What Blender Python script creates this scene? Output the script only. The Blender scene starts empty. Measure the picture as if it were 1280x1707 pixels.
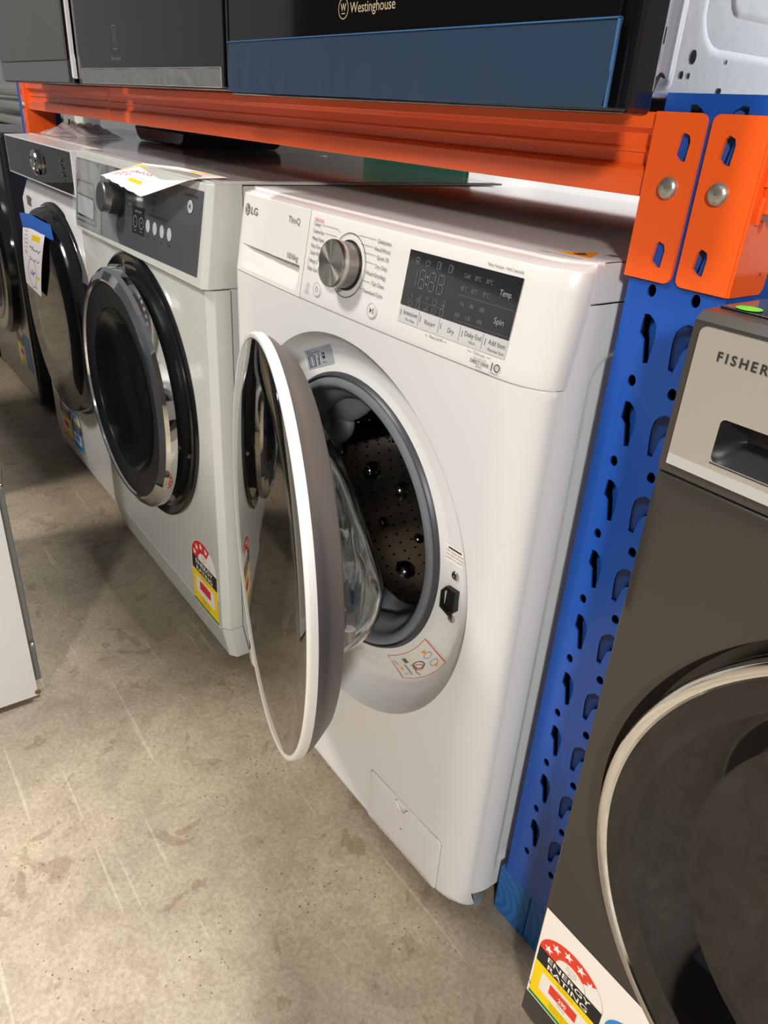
import bpy, bmesh, math, random
from mathutils import Vector, Matrix
random.seed(7)
sc = bpy.context.scene
col = sc.collection
PI = math.pi

# ------------------------------------------------------------------ camera
CF = 1244.18
cam_d = bpy.data.cameras.new('camera')
cam = bpy.data.objects.new('camera', cam_d); col.objects.link(cam)
RM = ((0.580741, 0.811938, 0.059125), (0.413736, -0.231817, -0.880388), (-0.701115, 0.535740, -0.470554))
right = Vector(RM[0]); up = -Vector(RM[1]); back = -Vector(RM[2])
m = Matrix.Identity(4)
for i in range(3):
    m[i][0] = right[i]; m[i][1] = up[i]; m[i][2] = back[i]
CAM = Vector((1.01663, -0.48050, 0.94986))
m.translation = CAM
cam.matrix_world = m
cam_d.sensor_fit = 'AUTO'; cam_d.sensor_width = 36.0
cam_d.lens = CF / 1707 * 36.0
cam_d.clip_start = 0.02
sc.camera = cam

# ------------------------------------------------------------------ light
vs = sc.view_settings
vs.view_transform = 'Standard'; vs.look = 'None'; vs.gamma = 1; vs.use_curve_mapping = False
vs.exposure = 0.0
world = bpy.data.worlds.new('world'); sc.world = world; world.use_nodes = True
wn = world.node_tree; wn.nodes['Background'].inputs[0].default_value = (0.98, 0.965, 0.96, 1); wn.nodes['Background'].inputs[1].default_value = 0.20

def area(name, loc, direction, sx, sy, power, color):
    d = bpy.data.lights.new(name, 'AREA'); d.shape = 'RECTANGLE'; d.size = sx; d.size_y = sy
    d.energy = power; d.color = color
    o = bpy.data.objects.new(name, d); col.objects.link(o)
    o.location = loc
    o.rotation_euler = Vector(direction).to_track_quat('-Z', 'Y').to_euler()
    return o
dA = Vector((0.247, 0.51, -0.823)); pA = Vector((0.3, -0.1, 0.3)) - dA * 4.6
area('high_bay_lamp', pA, dA, 0.6, 0.6, 150, (1.0, 0.95, 0.90))
dB = Vector((-0.70, 0.57, -0.44)).normalized(); pB = Vector((0.3, -0.1, 0.4)) - dB * 5.5
area('doorway_daylight', pB, dB, 0.35, 0.5, 200, (1.0, 0.975, 0.96))
area('skylight', (-1.0, -3.5, 4.8), (0.1, 0.35, -1), 3.0, 2.0, 30, (1.0, 0.98, 0.95))
area('rear_fill_light', (0.0, 0.35, 3.3), (-0.05, 0.75, -2.4), 0.6, 0.6, 260, (0.95, 0.97, 1.0))  # added fill, brightens the white cabinet behind the rack

# ------------------------------------------------------------------ materials
MATS = {}
def lin(c):
    c = c / 255.0
    return c / 12.92 if c <= 0.04045 else ((c + 0.055) / 1.055) ** 2.4
def rgb(r, g, b): return (lin(r), lin(g), lin(b), 1)
def mat(name, colr, rough=0.4, metal=0.0, coat=0.0, var=0.0, vscale=6.0, bump=0.0, bscale=60.0, spec=0.5, **kw):
    if name in MATS: return MATS[name]
    M = bpy.data.materials.new(name); M.use_nodes = True
    nt = M.node_tree; b = nt.nodes['Principled BSDF']
    c = rgb(*colr)
    b.inputs['Base Color'].default_value = c; b.inputs['Roughness'].default_value = rough
    b.inputs['Metallic'].default_value = metal; b.inputs['Coat Weight'].default_value = coat
    b.inputs['Coat Roughness'].default_value = 0.06
    b.inputs['Specular IOR Level'].default_value = spec
    tc = nt.nodes.new('ShaderNodeTexCoord')
    if var or bump:
        n = nt.nodes.new('ShaderNodeTexNoise'); n.inputs['Scale'].default_value = vscale; n.inputs['Detail'].default_value = 6
        nt.links.new(tc.outputs['Object'], n.inputs['Vector'])
    if var:
        mx = nt.nodes.new('ShaderNodeMix'); mx.data_type = 'RGBA'
        mx.inputs[6].default_value = tuple(x * (1 - var) for x in c[:3]) + (1,)
        mx.inputs[7].default_value = tuple(min(1, x * (1 + var)) for x in c[:3]) + (1,)
        nt.links.new(n.outputs[0], mx.inputs[0]); nt.links.new(mx.outputs[2], b.inputs['Base Color'])
    if bump:
        n2 = nt.nodes.new('ShaderNodeTexNoise'); n2.inputs['Scale'].default_value = bscale; n2.inputs['Detail'].default_value = 4
        nt.links.new(tc.outputs['Object'], n2.inputs['Vector'])
        bp = nt.nodes.new('ShaderNodeBump'); bp.inputs['Strength'].default_value = bump; bp.inputs['Distance'].default_value = 0.002
        nt.links.new(n2.outputs[0], bp.inputs['Height']); nt.links.new(bp.outputs[0], b.inputs['Normal'])
    if kw.get('spectint'): b.inputs['Specular Tint'].default_value = kw['spectint']
    MATS[name] = M
    return M
WHITE = mat('white_enamel', (219, 217, 213), 0.28, coat=0.35, var=0.015)
WHITE_P = mat('white_plastic', (219, 216, 211), 0.33, coat=0.2)
WHITE_C = mat('white_cool_enamel', (196, 197, 189), 0.3, coat=0.3, var=0.02)
LIDTOP = mat('lid_glossy_top', (214, 208, 204), 0.16, coat=0.8, bump=0.05, bscale=400)
BLACK = mat('black_gloss', (14, 14, 15), 0.12, coat=0.5)
BLACKM = mat('black_plastic', (20, 20, 21), 0.45)
RUBBER = mat('grey_rubber', (112, 117, 121), 0.42, var=0.12, vscale=14, bump=0.15, bscale=20)
RUBDARK = mat('dark_rubber', (52, 54, 60), 0.4)
CHROME = mat('chrome', (225, 225, 225), 0.06, 1.0)
STEEL = mat('brushed_steel', (190, 188, 184), 0.28, 1.0, var=0.06, vscale=40)
DIALS = mat('dial_side_grey', (142, 134, 128), 0.3, 0.8)
ZINC = mat('galvanised_steel', (196, 204, 216), 0.33, 0.75, var=0.05, vscale=30, bump=0.1, bscale=90)
BLUE = mat('blue_powder_coat', (20, 78, 168), 0.38, coat=0.2, var=0.04)
BLUE_SHADE = mat('blue_powder_coat_shaded', (18, 66, 140), 0.45)  # darker copy of the post blue, paints the shade inside the slots
ORANGE = mat('orange_powder_coat', (250, 97, 29), 0.3, coat=0.35, var=0.03)
TAUPE = mat('warm_grey_satin_metal', (124, 114, 106), 0.42, 0.7)
GRAPH = mat('graphite_enamel', (74, 69, 64), 0.34, 0.5, var=0.06, vscale=5, coat=0.15)
GRAPHE = mat('graphite_edge_trim', (88, 84, 80), 0.3, 0.6)
SILV = mat('silver_panel_film', (172, 166, 155), 0.22, 0.25, coat=0.8, var=0.05, vscale=9, bump=0.25, bscale=12)
MIRR = mat('mirror_tinted_glass', (122, 118, 110), 0.025, 1.0)
MIRRD = mat('dark_mirror_glass', (74, 73, 70), 0.03, 1.0)
DRUMM = mat('blue_painted_wood', (24, 96, 160), 0.6)
PANELG = mat('grey_gloss_panel', (84, 86, 90), 0.15, 0.2, coat=0.9)
PAPER = mat('white_paper', (240, 232, 232), 0.7)
INK = mat('black_ink', (40, 38, 40), 0.6)
INKG = mat('grey_ink', (96, 94, 94), 0.6)
INKL = mat('pale_grey_print', (150, 152, 156), 0.6)
INKM = mat('dim_grey_print', (104, 106, 112), 0.5)
RED = mat('red_print', (214, 30, 44), 0.5)
REDO = mat('orange_red_print', (222, 62, 36), 0.5)
YEL = mat('yellow_print', (246, 208, 0), 0.5)
GRN = mat('green_print', (10, 128, 66), 0.5)
BLUP = mat('blue_print', (46, 134, 204), 0.5)
LABW = mat('label_white', (238, 230, 218), 0.45)
BLKP = mat('black_print', (28, 26, 26), 0.45)
GOLD = mat('pale_gold_print', (176, 160, 130), 0.5)
ORP = mat('orange_print', (240, 150, 20), 0.5)
GREEN_DOT = mat('green_sticker', (96, 200, 40), 0.6)
STRIP = mat('silver_button_strip', (214, 213, 212), 0.25, 0.3, coat=0.3)
SCRN = mat('display_glass', (34, 35, 38), 0.14, coat=0.6)
TAPE = mat('blue_tape', (34, 96, 184), 0.5, bump=0.2, bscale=60)
PENP = mat('violet_pen', (120, 90, 170), 0.6)
PENR = mat('pink_pen', (222, 110, 130), 0.6)
OVENG = mat('oven_black_glass', (13, 13, 14), 0.05, coat=0.6)
OVENS = mat('oven_stainless', (150, 148, 142), 0.2, 0.9, var=0.1, vscale=7)

def wood_mat():
    M = mat('blue_painted_timber', (24, 92, 156), 0.6)
    nt = M.node_tree; b = nt.nodes['Principled BSDF']
    tc = nt.nodes.new('ShaderNodeTexCoord'); w = nt.nodes.new('ShaderNodeTexWave'); w.wave_type = 'RINGS'; w.rings_direction = 'Y'
    mp = nt.nodes.new('ShaderNodeMapping'); mp.inputs['Location'].default_value = (-0.60, 0, -0.03)
    w.inputs['Scale'].default_value = 26; w.inputs['Distortion'].default_value = 2.5; w.inputs['Detail Scale'].default_value = 1.0
    nt.links.new(tc.outputs['Object'], mp.inputs[0]); nt.links.new(mp.outputs[0], w.inputs[0])
    r = nt.nodes.new('ShaderNodeValToRGB'); r.color_ramp.elements[0].color = rgb(24, 86, 148); r.color_ramp.elements[1].color = rgb(36, 104, 168)
    nt.links.new(w.outputs[0], r.inputs[0]); nt.links.new(r.outputs[0], b.inputs['Base Color'])
    return M
WOOD = wood_mat()

def concrete():
    M = bpy.data.materials.new('stained_concrete'); M.use_nodes = True
    nt = M.node_tree; b = nt.nodes['Principled BSDF']; L = nt.links.new
    tc = nt.nodes.new('ShaderNodeTexCoord')
    def noise(scale, detail=6, rough=0.6, dist=0.0):
        n = nt.nodes.new('ShaderNodeTexNoise'); n.inputs['Scale'].default_value = scale; n.inputs['Detail'].default_value = detail
        n.inputs['Roughness'].default_value = rough; n.inputs['Distortion'].default_value = dist
        L(tc.outputs['Object'], n.inputs['Vector']); return n.outputs[0]
    def ramp(src, p0, c0, p1, c1):
        r = nt.nodes.new('ShaderNodeValToRGB'); e = r.color_ramp.elements
        e[0].position = p0; e[0].color = c0; e[1].position = p1; e[1].color = c1; L(src, r.inputs[0]); return r.outputs[0]
    def mul(a, bb, f=1.0, mode='MULTIPLY'):
        x = nt.nodes.new('ShaderNodeMix'); x.data_type = 'RGBA'; x.blend_type = mode; x.inputs[0].default_value = f
        L(a, x.inputs[6]); L(bb, x.inputs[7]); return x.outputs[2]
    base = ramp(noise(3.0), 0.35, rgb(146, 133, 113), 0.68, rgb(174, 159, 134))
    fine = ramp(noise(150, 8, 0.8), 0.40, (0.62, 0.61, 0.60, 1), 0.6, (1, 1, 1, 1))
    mid = ramp(noise(26, 5, 0.6, 0.6), 0.40, (0.84, 0.82, 0.80, 1), 0.55, (1, 1, 1, 1))
    st = ramp(noise(15, 7, 0.6, 0.8), 0.615, (1, 1, 1, 1), 0.635, (0.74, 0.68, 0.62, 1))
    big = ramp(noise(1.3, 3), 0.35, (0.82, 0.82, 0.83, 1), 0.6, (0.98, 0.97, 0.95, 1))
    c = mul(mul(mul(mul(base, fine, 0.85), mid, 0.85), st, 0.85), big)
    v = nt.nodes.new('ShaderNodeTexVoronoi'); v.inputs['Scale'].default_value = 95; L(tc.outputs['Object'], v.inputs['Vector'])
    sp = ramp(v.outputs[0], 0.10, (0.35, 0.31, 0.27, 1), 0.17, (1, 1, 1, 1))
    spm = ramp(noise(6), 0.50, (0, 0, 0, 1), 0.58, (1, 1, 1, 1))
    x = nt.nodes.new('ShaderNodeMix'); x.data_type = 'RGBA'; x.blend_type = 'MULTIPLY'
    L(spm, x.inputs[0]); L(c, x.inputs[6]); L(sp, x.inputs[7]); c = x.outputs[2]
    # long pale scratches
    for rot, sx, seed in ((0.5, 1.3, 0.0), (-0.35, 0.9, 5.0)):
        mp = nt.nodes.new('ShaderNodeMapping'); mp.inputs['Rotation'].default_value = (0, 0, rot); mp.inputs['Scale'].default_value = (sx, 34, 1); mp.inputs['Location'].default_value = (seed, seed, 0)
        L(tc.outputs['Object'], mp.inputs[0]); n = nt.nodes.new('ShaderNodeTexNoise'); n.inputs['Scale'].default_value = 1.6; n.inputs['Detail'].default_value = 2
        L(mp.outputs[0], n.inputs['Vector']); s = ramp(n.outputs[0], 0.69, (0, 0, 0, 1), 0.71, (0.07, 0.065, 0.05, 1))
        c = mul(c, s, 1.0, 'ADD')
    L(c, b.inputs['Base Color'])
    rr = ramp(noise(7), 0.3, (0.5, 0.5, 0.5, 1), 0.7, (0.75, 0.75, 0.75, 1)); L(rr, b.inputs['Roughness'])
    bp = nt.nodes.new('ShaderNodeBump'); bp.inputs['Strength'].default_value = 0.35; bp.inputs['Distance'].default_value = 0.0015
    L(noise(90, 8, 0.7), bp.inputs['Height']); L(bp.outputs[0], b.inputs['Normal'])
    return M
CONC = concrete()

def glass_mat(name, tint, rough=0.0, bump=0.0, bscale=20):
    M = bpy.data.materials.new(name); M.use_nodes = True
    nt = M.node_tree; b = nt.nodes['Principled BSDF']
    b.inputs['Transmission Weight'].default_value = 1; b.inputs['Roughness'].default_value = rough; b.inputs['IOR'].default_value = 1.45
    b.inputs['Base Color'].default_value = tint
    if bump:
        tc = nt.nodes.new('ShaderNodeTexCoord'); mp = nt.nodes.new('ShaderNodeMapping'); mp.inputs['Scale'].default_value = (1, 1, 0.25)
        n = nt.nodes.new('ShaderNodeTexNoise'); n.inputs['Scale'].default_value = bscale; n.inputs['Detail'].default_value = 2
        bp = nt.nodes.new('ShaderNodeBump'); bp.inputs['Strength'].default_value = bump; bp.inputs['Distance'].default_value = 0.01
        nt.links.new(tc.outputs['Object'], mp.inputs[0]); nt.links.new(mp.outputs[0], n.inputs['Vector']); nt.links.new(n.outputs[0], bp.inputs['Height']); nt.links.new(bp.outputs[0], b.inputs['Normal'])
    return M
GLASS = glass_mat('door_bowl_glass', (0.93, 0.96, 0.95, 1), 0.0, 0.5, 16)
def film_mat(name, tint, a, bumpk=0.8, scale=14, rough=0.08):
    M = bpy.data.materials.new(name); M.use_nodes = True
    nt = M.node_tree; nt.nodes.remove(nt.nodes['Principled BSDF']); out = nt.nodes['Material Output']
    t = nt.nodes.new('ShaderNodeBsdfTransparent'); g = nt.nodes.new('ShaderNodeBsdfPrincipled'); mx = nt.nodes.new('ShaderNodeMixShader')
    g.inputs['Base Color'].default_value = tint; g.inputs['Roughness'].default_value = rough
    tc = nt.nodes.new('ShaderNodeTexCoord'); n = nt.nodes.new('ShaderNodeTexNoise'); n.inputs['Scale'].default_value = scale; n.inputs['Detail'].default_value = 3; n.inputs['Distortion'].default_value = 1.2
    bp = nt.nodes.new('ShaderNodeBump'); bp.inputs['Strength'].default_value = bumpk; bp.inputs['Distance'].default_value = 0.01
    nt.links.new(tc.outputs['Object'], n.inputs['Vector']); nt.links.new(n.outputs[0], bp.inputs['Height']); nt.links.new(bp.outputs[0], g.inputs['Normal'])
    mx.inputs[0].default_value = a
    nt.links.new(t.outputs[0], mx.inputs[1]); nt.links.new(g.outputs[0], mx.inputs[2]); nt.links.new(mx.outputs[0], out.inputs['Surface'])
    return M
FILM = film_mat('clear_plastic_film', (0.8, 0.8, 0.78, 1), 0.16)
BFILM = film_mat('blue_protective_film', rgb(40, 58, 80), 0.93, 0.04, 3, 0.36)

def drum_mat():
    M = bpy.data.materials.new('perforated_drum_steel'); M.use_nodes = True
    nt = M.node_tree; b = nt.nodes['Principled BSDF']; L = nt.links.new
    b.inputs['Metallic'].default_value = 1; b.inputs['Roughness'].default_value = 0.2
    tc = nt.nodes.new('ShaderNodeTexCoord'); uv = nt.nodes.new('ShaderNodeUVMap')
    sep = nt.nodes.new('ShaderNodeSeparateXYZ'); L(uv.outputs[0], sep.inputs[0])
    def M1(op, a, v=None):
        n = nt.nodes.new('ShaderNodeMath'); n.operation = op
        if hasattr(a, 'links'): L(a, n.inputs[0])
        else: n.inputs[0].default_value = a
        if v is not None:
            if hasattr(v, 'links'): L(v, n.inputs[1])
            else: n.inputs[1].default_value = v
        return n.outputs[0]
    fx = M1('SUBTRACT', M1('FRACT', M1('MULTIPLY', sep.outputs[0], 90.0)), 0.5)
    fy = M1('SUBTRACT', M1('FRACT', M1('MULTIPLY', sep.outputs[1], 18.0)), 0.5)
    d = M1('SQRT', M1('ADD', M1('MULTIPLY', fx, fx), M1('MULTIPLY', fy, fy)))
    k = M1('LESS_THAN', d, 0.11)
    mx = nt.nodes.new('ShaderNodeMix'); mx.data_type = 'RGBA'; mx.inputs[6].default_value = (0.72, 0.68, 0.64, 1); mx.inputs[7].default_value = (0.01, 0.01, 0.01, 1)
    L(k, mx.inputs[0]); L(mx.outputs[2], b.inputs['Base Color'])
    return M
DRUM = drum_mat()

# ------------------------------------------------------------------ mesh builder
class MB:
    def __init__(s): s.v = []; s.f = []; s.mi = []; s.mats = []; s.uv = None
    def m(s, mt):
        if mt not in s.mats: s.mats.append(mt)
        return s.mats.index(mt)
    def add(s, verts, faces, mt):
        k = len(s.v); s.v += [Vector(p) for p in verts]; i = s.m(mt)
        for f in faces: s.f.append([k + a for a in f]); s.mi.append(i)
        return s
    def box(s, x0, x1, y0, y1, z0, z1, mt):
        return s.add([(x, y, z) for x in (x0, x1) for y in (y0, y1) for z in (z0, z1)],
                     [(0, 1, 3, 2), (4, 6, 7, 5), (0, 4, 5, 1), (2, 3, 7, 6), (0, 2, 6, 4), (1, 5, 7, 3)], mt)
    def prism(s, poly, h0, h1, fn, mt):
        n = len(poly); vs = [fn(a, b, h0) for a, b in poly] + [fn(a, b, h1) for a, b in poly]
        return s.add(vs, [list(range(n)), list(range(2 * n - 1, n - 1, -1))] + [(i, (i + 1) % n, n + (i + 1) % n, n + i) for i in range(n)], mt)
    def lathe(s, prof, O, U, V, N, mt, seg=96, closed=False, wob=None, a0=0, a1=2 * PI):
        O, U, V, N = map(Vector, (O, U, V, N)); full = abs(a1 - a0 - 2 * PI) < 1e-6
        ns = seg if full else seg + 1; vs = []
        for r, h in prof:
            for i in range(ns):
                a = a0 + (a1 - a0) * i / seg; rr = r
                if wob: rr = r + wob(a, h, r)
                vs.append(O + U * (rr * math.cos(a)) + V * (rr * math.sin(a)) + N * h)
        fs = []; np_ = len(prof)
        for j in range(np_ if closed else np_ - 1):
            j2 = (j + 1) % np_
            for i in range(seg):
                i2 = (i + 1) % ns
                fs.append((j * ns + i, j * ns + i2, j2 * ns + i2, j2 * ns + i))
        return s.add(vs, fs, mt)
    def tube(s, pts, r, mt, seg=10):
        pts = [Vector(p) for p in pts]; rings = []
        for i, p in enumerate(pts):
            t = (pts[min(i + 1, len(pts) - 1)] - pts[max(i - 1, 0)]).normalized()
            a = t.orthogonal().normalized() if i == 0 else (rings[-1][1] - t * rings[-1][1].dot(t)).normalized()
            rings.append((p, a, t.cross(a)))
        vs = [p + a * (r * math.cos(2 * PI * k / seg)) + b * (r * math.sin(2 * PI * k / seg)) for p, a, b in rings for k in range(seg)]
        fs = [(j * seg + k, j * seg + (k + 1) % seg, (j + 1) * seg + (k + 1) % seg, (j + 1) * seg + k) for j in range(len(pts) - 1) for k in range(seg)]
        fs += [list(range(seg)), [(len(pts) - 1) * seg + k for k in range(seg)]]
        return s.add(vs, fs, mt)
    def grid(s, fn, nu, nv, mt, u0=0, u1=1, v0=0, v1=1):
        vs = [fn(u0 + (u1 - u0) * i / nu, v0 + (v1 - v0) * j / nv) for j in range(nv + 1) for i in range(nu + 1)]
        w = nu + 1
        return s.add(vs, [(j * w + i, j * w + i + 1, (j + 1) * w + i + 1, (j + 1) * w + i) for j in range(nv) for i in range(nu)], mt)
    def xf(s, M):
        s.v = [M @ p for p in s.v]; return s
    def warp(s, f): s.v = [Vector(f(p)) for p in s.v]; return s
    def build(s, name, parent=None, label=None, bevel=0, seg=2, smooth=35, solid=0, recalc=True):
        me = bpy.data.meshes.new(name); me.from_pydata([tuple(p) for p in s.v], [], s.f)
        for mt in s.mats: me.materials.append(mt)
        for p, i in zip(me.polygons, s.mi): p.material_index = i
        if recalc:
            bm = bmesh.new(); bm.from_mesh(me); bmesh.ops.recalc_face_normals(bm, faces=bm.faces); bm.to_mesh(me); bm.free()
        me.polygons.foreach_set('use_smooth', [True] * len(me.polygons))
        me.set_sharp_from_angle(angle=math.radians(smooth))
        o = bpy.data.objects.new(name, me); col.objects.link(o)
        if solid:
            md = o.modifiers.new('solid', 'SOLIDIFY'); md.thickness = solid; md.offset = 0
        if bevel:
            md = o.modifiers.new('bevel', 'BEVEL'); md.width = bevel; md.segments = seg; md.limit_method = 'ANGLE'; md.angle_limit = math.radians(40); md.harden_normals = True
        if parent is not None: attach(o, parent)
        if label: o['label'] = label
        return o
def world_mat(o):
    M = Matrix.LocRotScale(o.location, o.rotation_euler, o.scale)
    return (world_mat(o.parent) @ o.matrix_parent_inverse @ M) if o.parent else M
def attach(o, parent):
    o.parent = parent; o.matrix_parent_inverse = world_mat(parent).inverted()
def thing(name, label, cat, loc=(0, 0, 0), group=None):
    o = bpy.data.objects.new(name, None); col.objects.link(o); o.location = loc; o.empty_display_size = 0.05
    o['label'] = label; o['category'] = cat
    if group: o['group'] = group
    return o
def tag(o, label, cat, group=None):
    o['label'] = label; o['category'] = cat
    if group: o['group'] = group
    return o
def structure(o): o['kind'] = 'structure'; return o

def plate2d(outer, holes, t):
    """flat plate with holes; returns (verts2d+h, faces) through a filled curve"""
    cu = bpy.data.curves.new('tmp', 'CURVE'); cu.dimensions = '2D'; cu.fill_mode = 'BOTH'; cu.extrude = t / 2
    for poly in [outer] + holes:
        sp = cu.splines.new('POLY'); sp.points.add(len(poly) - 1)
        for i, (a, b) in enumerate(poly): sp.points[i].co = (a, b, 0, 1)
        sp.use_cyclic_u = True
    o = bpy.data.objects.new('tmp', cu); me = bpy.data.meshes.new_from_object(o)
    vs = [tuple(v.co) for v in me.vertices]; fs = [list(p.vertices) for p in me.polygons]
    bpy.data.objects.remove(o); bpy.data.curves.remove(cu); bpy.data.meshes.remove(me)
    return vs, fs
_tc = {}
def text2d(s, bold=0.0):
    k = (s, bold)
    if k in _tc: return _tc[k]
    cu = bpy.data.curves.new('tmp', 'FONT'); cu.body = s; cu.size = 1.0; cu.resolution_u = 3; cu.offset = bold; cu.fill_mode = 'FRONT'
    o = bpy.data.objects.new('tmp', cu); me = bpy.data.meshes.new_from_object(o)
    vs = [(v.co.x, v.co.y) for v in me.vertices]; fs = [list(p.vertices) for p in me.polygons]
    bpy.data.objects.remove(o); bpy.data.curves.remove(cu); bpy.data.meshes.remove(me)
    _tc[k] = (vs, fs); return _tc[k]

class Decal:
    """flat print: (u, v) polygons with a stacking level, mapped later on a surface"""
    def __init__(s): s.mb = MB()
    def poly(s, pts, mt, lv=0):
        s.mb.add([(a, b, lv) for a, b in pts], [list(range(len(pts)))], mt); return s
    def rect(s, u0, v0, u1, v1, mt, lv=0, n=1):
        if n == 1: return s.poly([(u0, v0), (u1, v0), (u1, v1), (u0, v1)], mt, lv)
        s.mb.grid(lambda a, b: (a, b, lv), n, max(1, n // 2), mt, u0, u1, v0, v1); return s
    def text(s, t, u, v, cap, mt, w=None, u1=None, lv=1, bold=0.0, align='l', narrow=0.8, rot=0.0):
        vs, fs = text2d(t, bold)
        if not vs: return s
        x0 = min(p[0] for p in vs); x1 = max(p[0] for p in vs)
        k = cap / 0.70; kx = k * narrow
        if u1 is not None: kx = (u1 - u) / max(1e-6, x1 - x0)
        W = (x1 - x0) * kx
        off = u if align == 'l' else (u - W / 2 if align == 'c' else u - W)
        out = []
        for a, b in vs:
            X = (a - x0) * kx; Y = b * k
            if rot: X, Y = X * math.cos(rot) - Y * math.sin(rot), X * math.sin(rot) + Y * math.cos(rot)
            out.append((off + X, v + Y, lv))
        s.mb.add(out, fs, mt); return s
    def ring(s, cu, cv, r0, r1, mt, lv=1, n=40, a0=0, a1=2 * PI):
        pts = []
        for i in range(n + 1):
            a = a0 + (a1 - a0) * i / n
            pts += [(cu + r0 * math.cos(a), cv + r0 * math.sin(a), lv), (cu + r1 * math.cos(a), cv + r1 * math.sin(a), lv)]
        s.mb.add(pts, [(2 * i, 2 * i + 1, 2 * i + 3, 2 * i + 2) for i in range(n)], mt); return s
    def disc(s, cu, cv, r, mt, lv=1, n=32, sy=1.0):
        return s.poly([(cu + r * math.cos(2 * PI * i / n), cv + r * sy * math.sin(2 * PI * i / n)) for i in range(n)], mt, lv)
    def star(s, cu, cv, r, mt, lv=3, rot=0):
        p = []
        for i in range(10):
            a = PI / 2 + rot + i * PI / 5; rr = r if i % 2 == 0 else r * 0.42
            p.append((cu + rr * math.cos(a), cv + rr * math.sin(a)))
        s.mb.add([(cu, cv, lv)] + [(a, b, lv) for a, b in p], [(0, i + 1, (i + 1) % 10 + 1) for i in range(10)], mt); return s
    def line(s, pts, w, mt, lv=1):
        for (a, b), (c, d) in zip(pts, pts[1:]):
            L = math.hypot(c - a, d - b) or 1; nx, ny = -(d - b) / L * w / 2, (c - a) / L * w / 2
            s.poly([(a + nx, b + ny), (a - nx, b - ny), (c - nx, d - ny), (c + nx, d + ny)], mt, lv)
        return s
    def build(s, name, mp, parent=None, label=None, step=0.00012, base=0.0004):
        s.mb.warp(lambda p: mp(p.x, p.y, base + step * p.z))
        return s.mb.build(name, parent, label, recalc=False)

def scribble(d, u, v, w, h, mt, lw=0.0007, n=18, lv=2, seed=0):
    R = random.Random(seed); pts = []
    for i in range(n): pts.append((u + w * i / (n - 1) + R.uniform(-.4, .4) * w / n, v + R.uniform(0, h)))
    d.line(pts, lw, mt, lv)

def energy(d, u0, v0, W, H, stars, number, hue=RED, words=('ENERGY', 'RATING'), band=YEL, foot=GRN, full=6, textm=LABW, bg=True):
    """rating label: arc of stars over a black band over the coloured box"""
    S = lambda a: u0 + a * W
    T = lambda b: v0 + b * H
    if bg: d.rect(S(-.03), T(-.02), S(1.03), T(.70), LABW, 0)
    R1 = W * .5; R0 = W * .2; cu = S(.5); cv = T(.70)
    k = H * .30 / R1
    def arc(r0, r1, a0, a1, mt, lv):
        n = 24; pts = []
        for i in range(n + 1):
            a = a0 + (a1 - a0) * i / n
            pts += [(cu + r0 * math.cos(a), cv + r0 * k * math.sin(a), lv), (cu + r1 * math.cos(a), cv + r1 * k * math.sin(a), lv)]
        d.mb.add(pts, [(2 * i, 2 * i + 1, 2 * i + 3, 2 * i + 2) for i in range(n)], mt)
    arc(0.0001, R1 * 1.03, 0, PI, LABW, .5)
    a_end = PI * (1 - stars / full)
    arc(R0 * 1.15, R1, a_end, PI, hue, 1)
    arc(R1 * .985, R1, 0, a_end, INKL, 1); arc(R0 * 1.15, R0 * 1.2, 0, a_end, INKL, 1)
    for i in range(full):
        a = PI * (1 - (i + .55) / full); rr = R1 * .76
        su, sv = cu + rr * math.cos(a), cv + rr * k * math.sin(a)
        if i < stars: d.star(su, sv, W * .075, LABW, 3)
    d.rect(S(0), T(.50), S(1), T(.70), BLKP, 1)
    arc(0.0001, R0 * 1.1, 0, PI, LABW, 2)
    for i, t in enumerate(('The more stars', 'the more energy', 'efficient')): d.text(t, cu, T(.79 - .035 * i), H * .018, INKG, align='c', lv=3, narrow=.7)
    d.text(words[0], S(.16), T(.615), H * .065, textm, u1=S(.84), lv=3, bold=.01)
    d.text(words[1], S(.18), T(.52), H * .065, textm, u1=S(.82), lv=3, bold=.01)
    d.rect(S(0), T(.04), S(1), T(.50), band, 1)
    d.rect(S(0), T(0), S(1), T(.04), foot, 2)
    d.rect(S(.13), T(.17), S(.87), T(.42), LABW, 2)
    d.rect(S(.28), T(.25), S(.72), T(.38), hue, 3)
    if number: d.text(number, S(.5), T(.275), H * .055, LABW, align='c', lv=4, bold=.02)
    for i in range(3): d.text('Energy consumption when tested', S(.5), T(.445 - .0 * i + .025 * i), H * .011, INK, align='c', lv=3, narrow=.9) if i < 2 else None
    d.text('energy consumption', S(.5), T(.39), H * .014, INK, align='c', lv=4, narrow=.9); d.text('kWh per year', S(.5), T(.215), H * .014, INK, align='c', lv=4)
    for i in range(4): d.text('Compare with similar models at rating site', S(.5), T(.07 + .025 * i), H * .011, INK, align='c', lv=3, narrow=.9)

# ------------------------------------------------------------------ setting
f = MB(); f.box(-9, 6, -9, 5, -0.1, 0, CONC); structure(f.build('floor'))
WALLM = mat('warehouse_wall', (120, 116, 110), 0.8, var=0.15, vscale=1.2)
wl = MB(); wl.box(-9, 6, 3.6, 3.7, 0, 4.5, WALLM); structure(wl.build('wall_back'))
wl = MB(); wl.box(-9, 6, -5.3, -5.2, 0, 3.2, mat('dark_reflection_brown', (74, 64, 56), 0.8, var=0.4, vscale=2.0)); structure(wl.build('wall_front'))  # unseen wall, set close and dark brown so glossy fronts reflect darker

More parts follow.
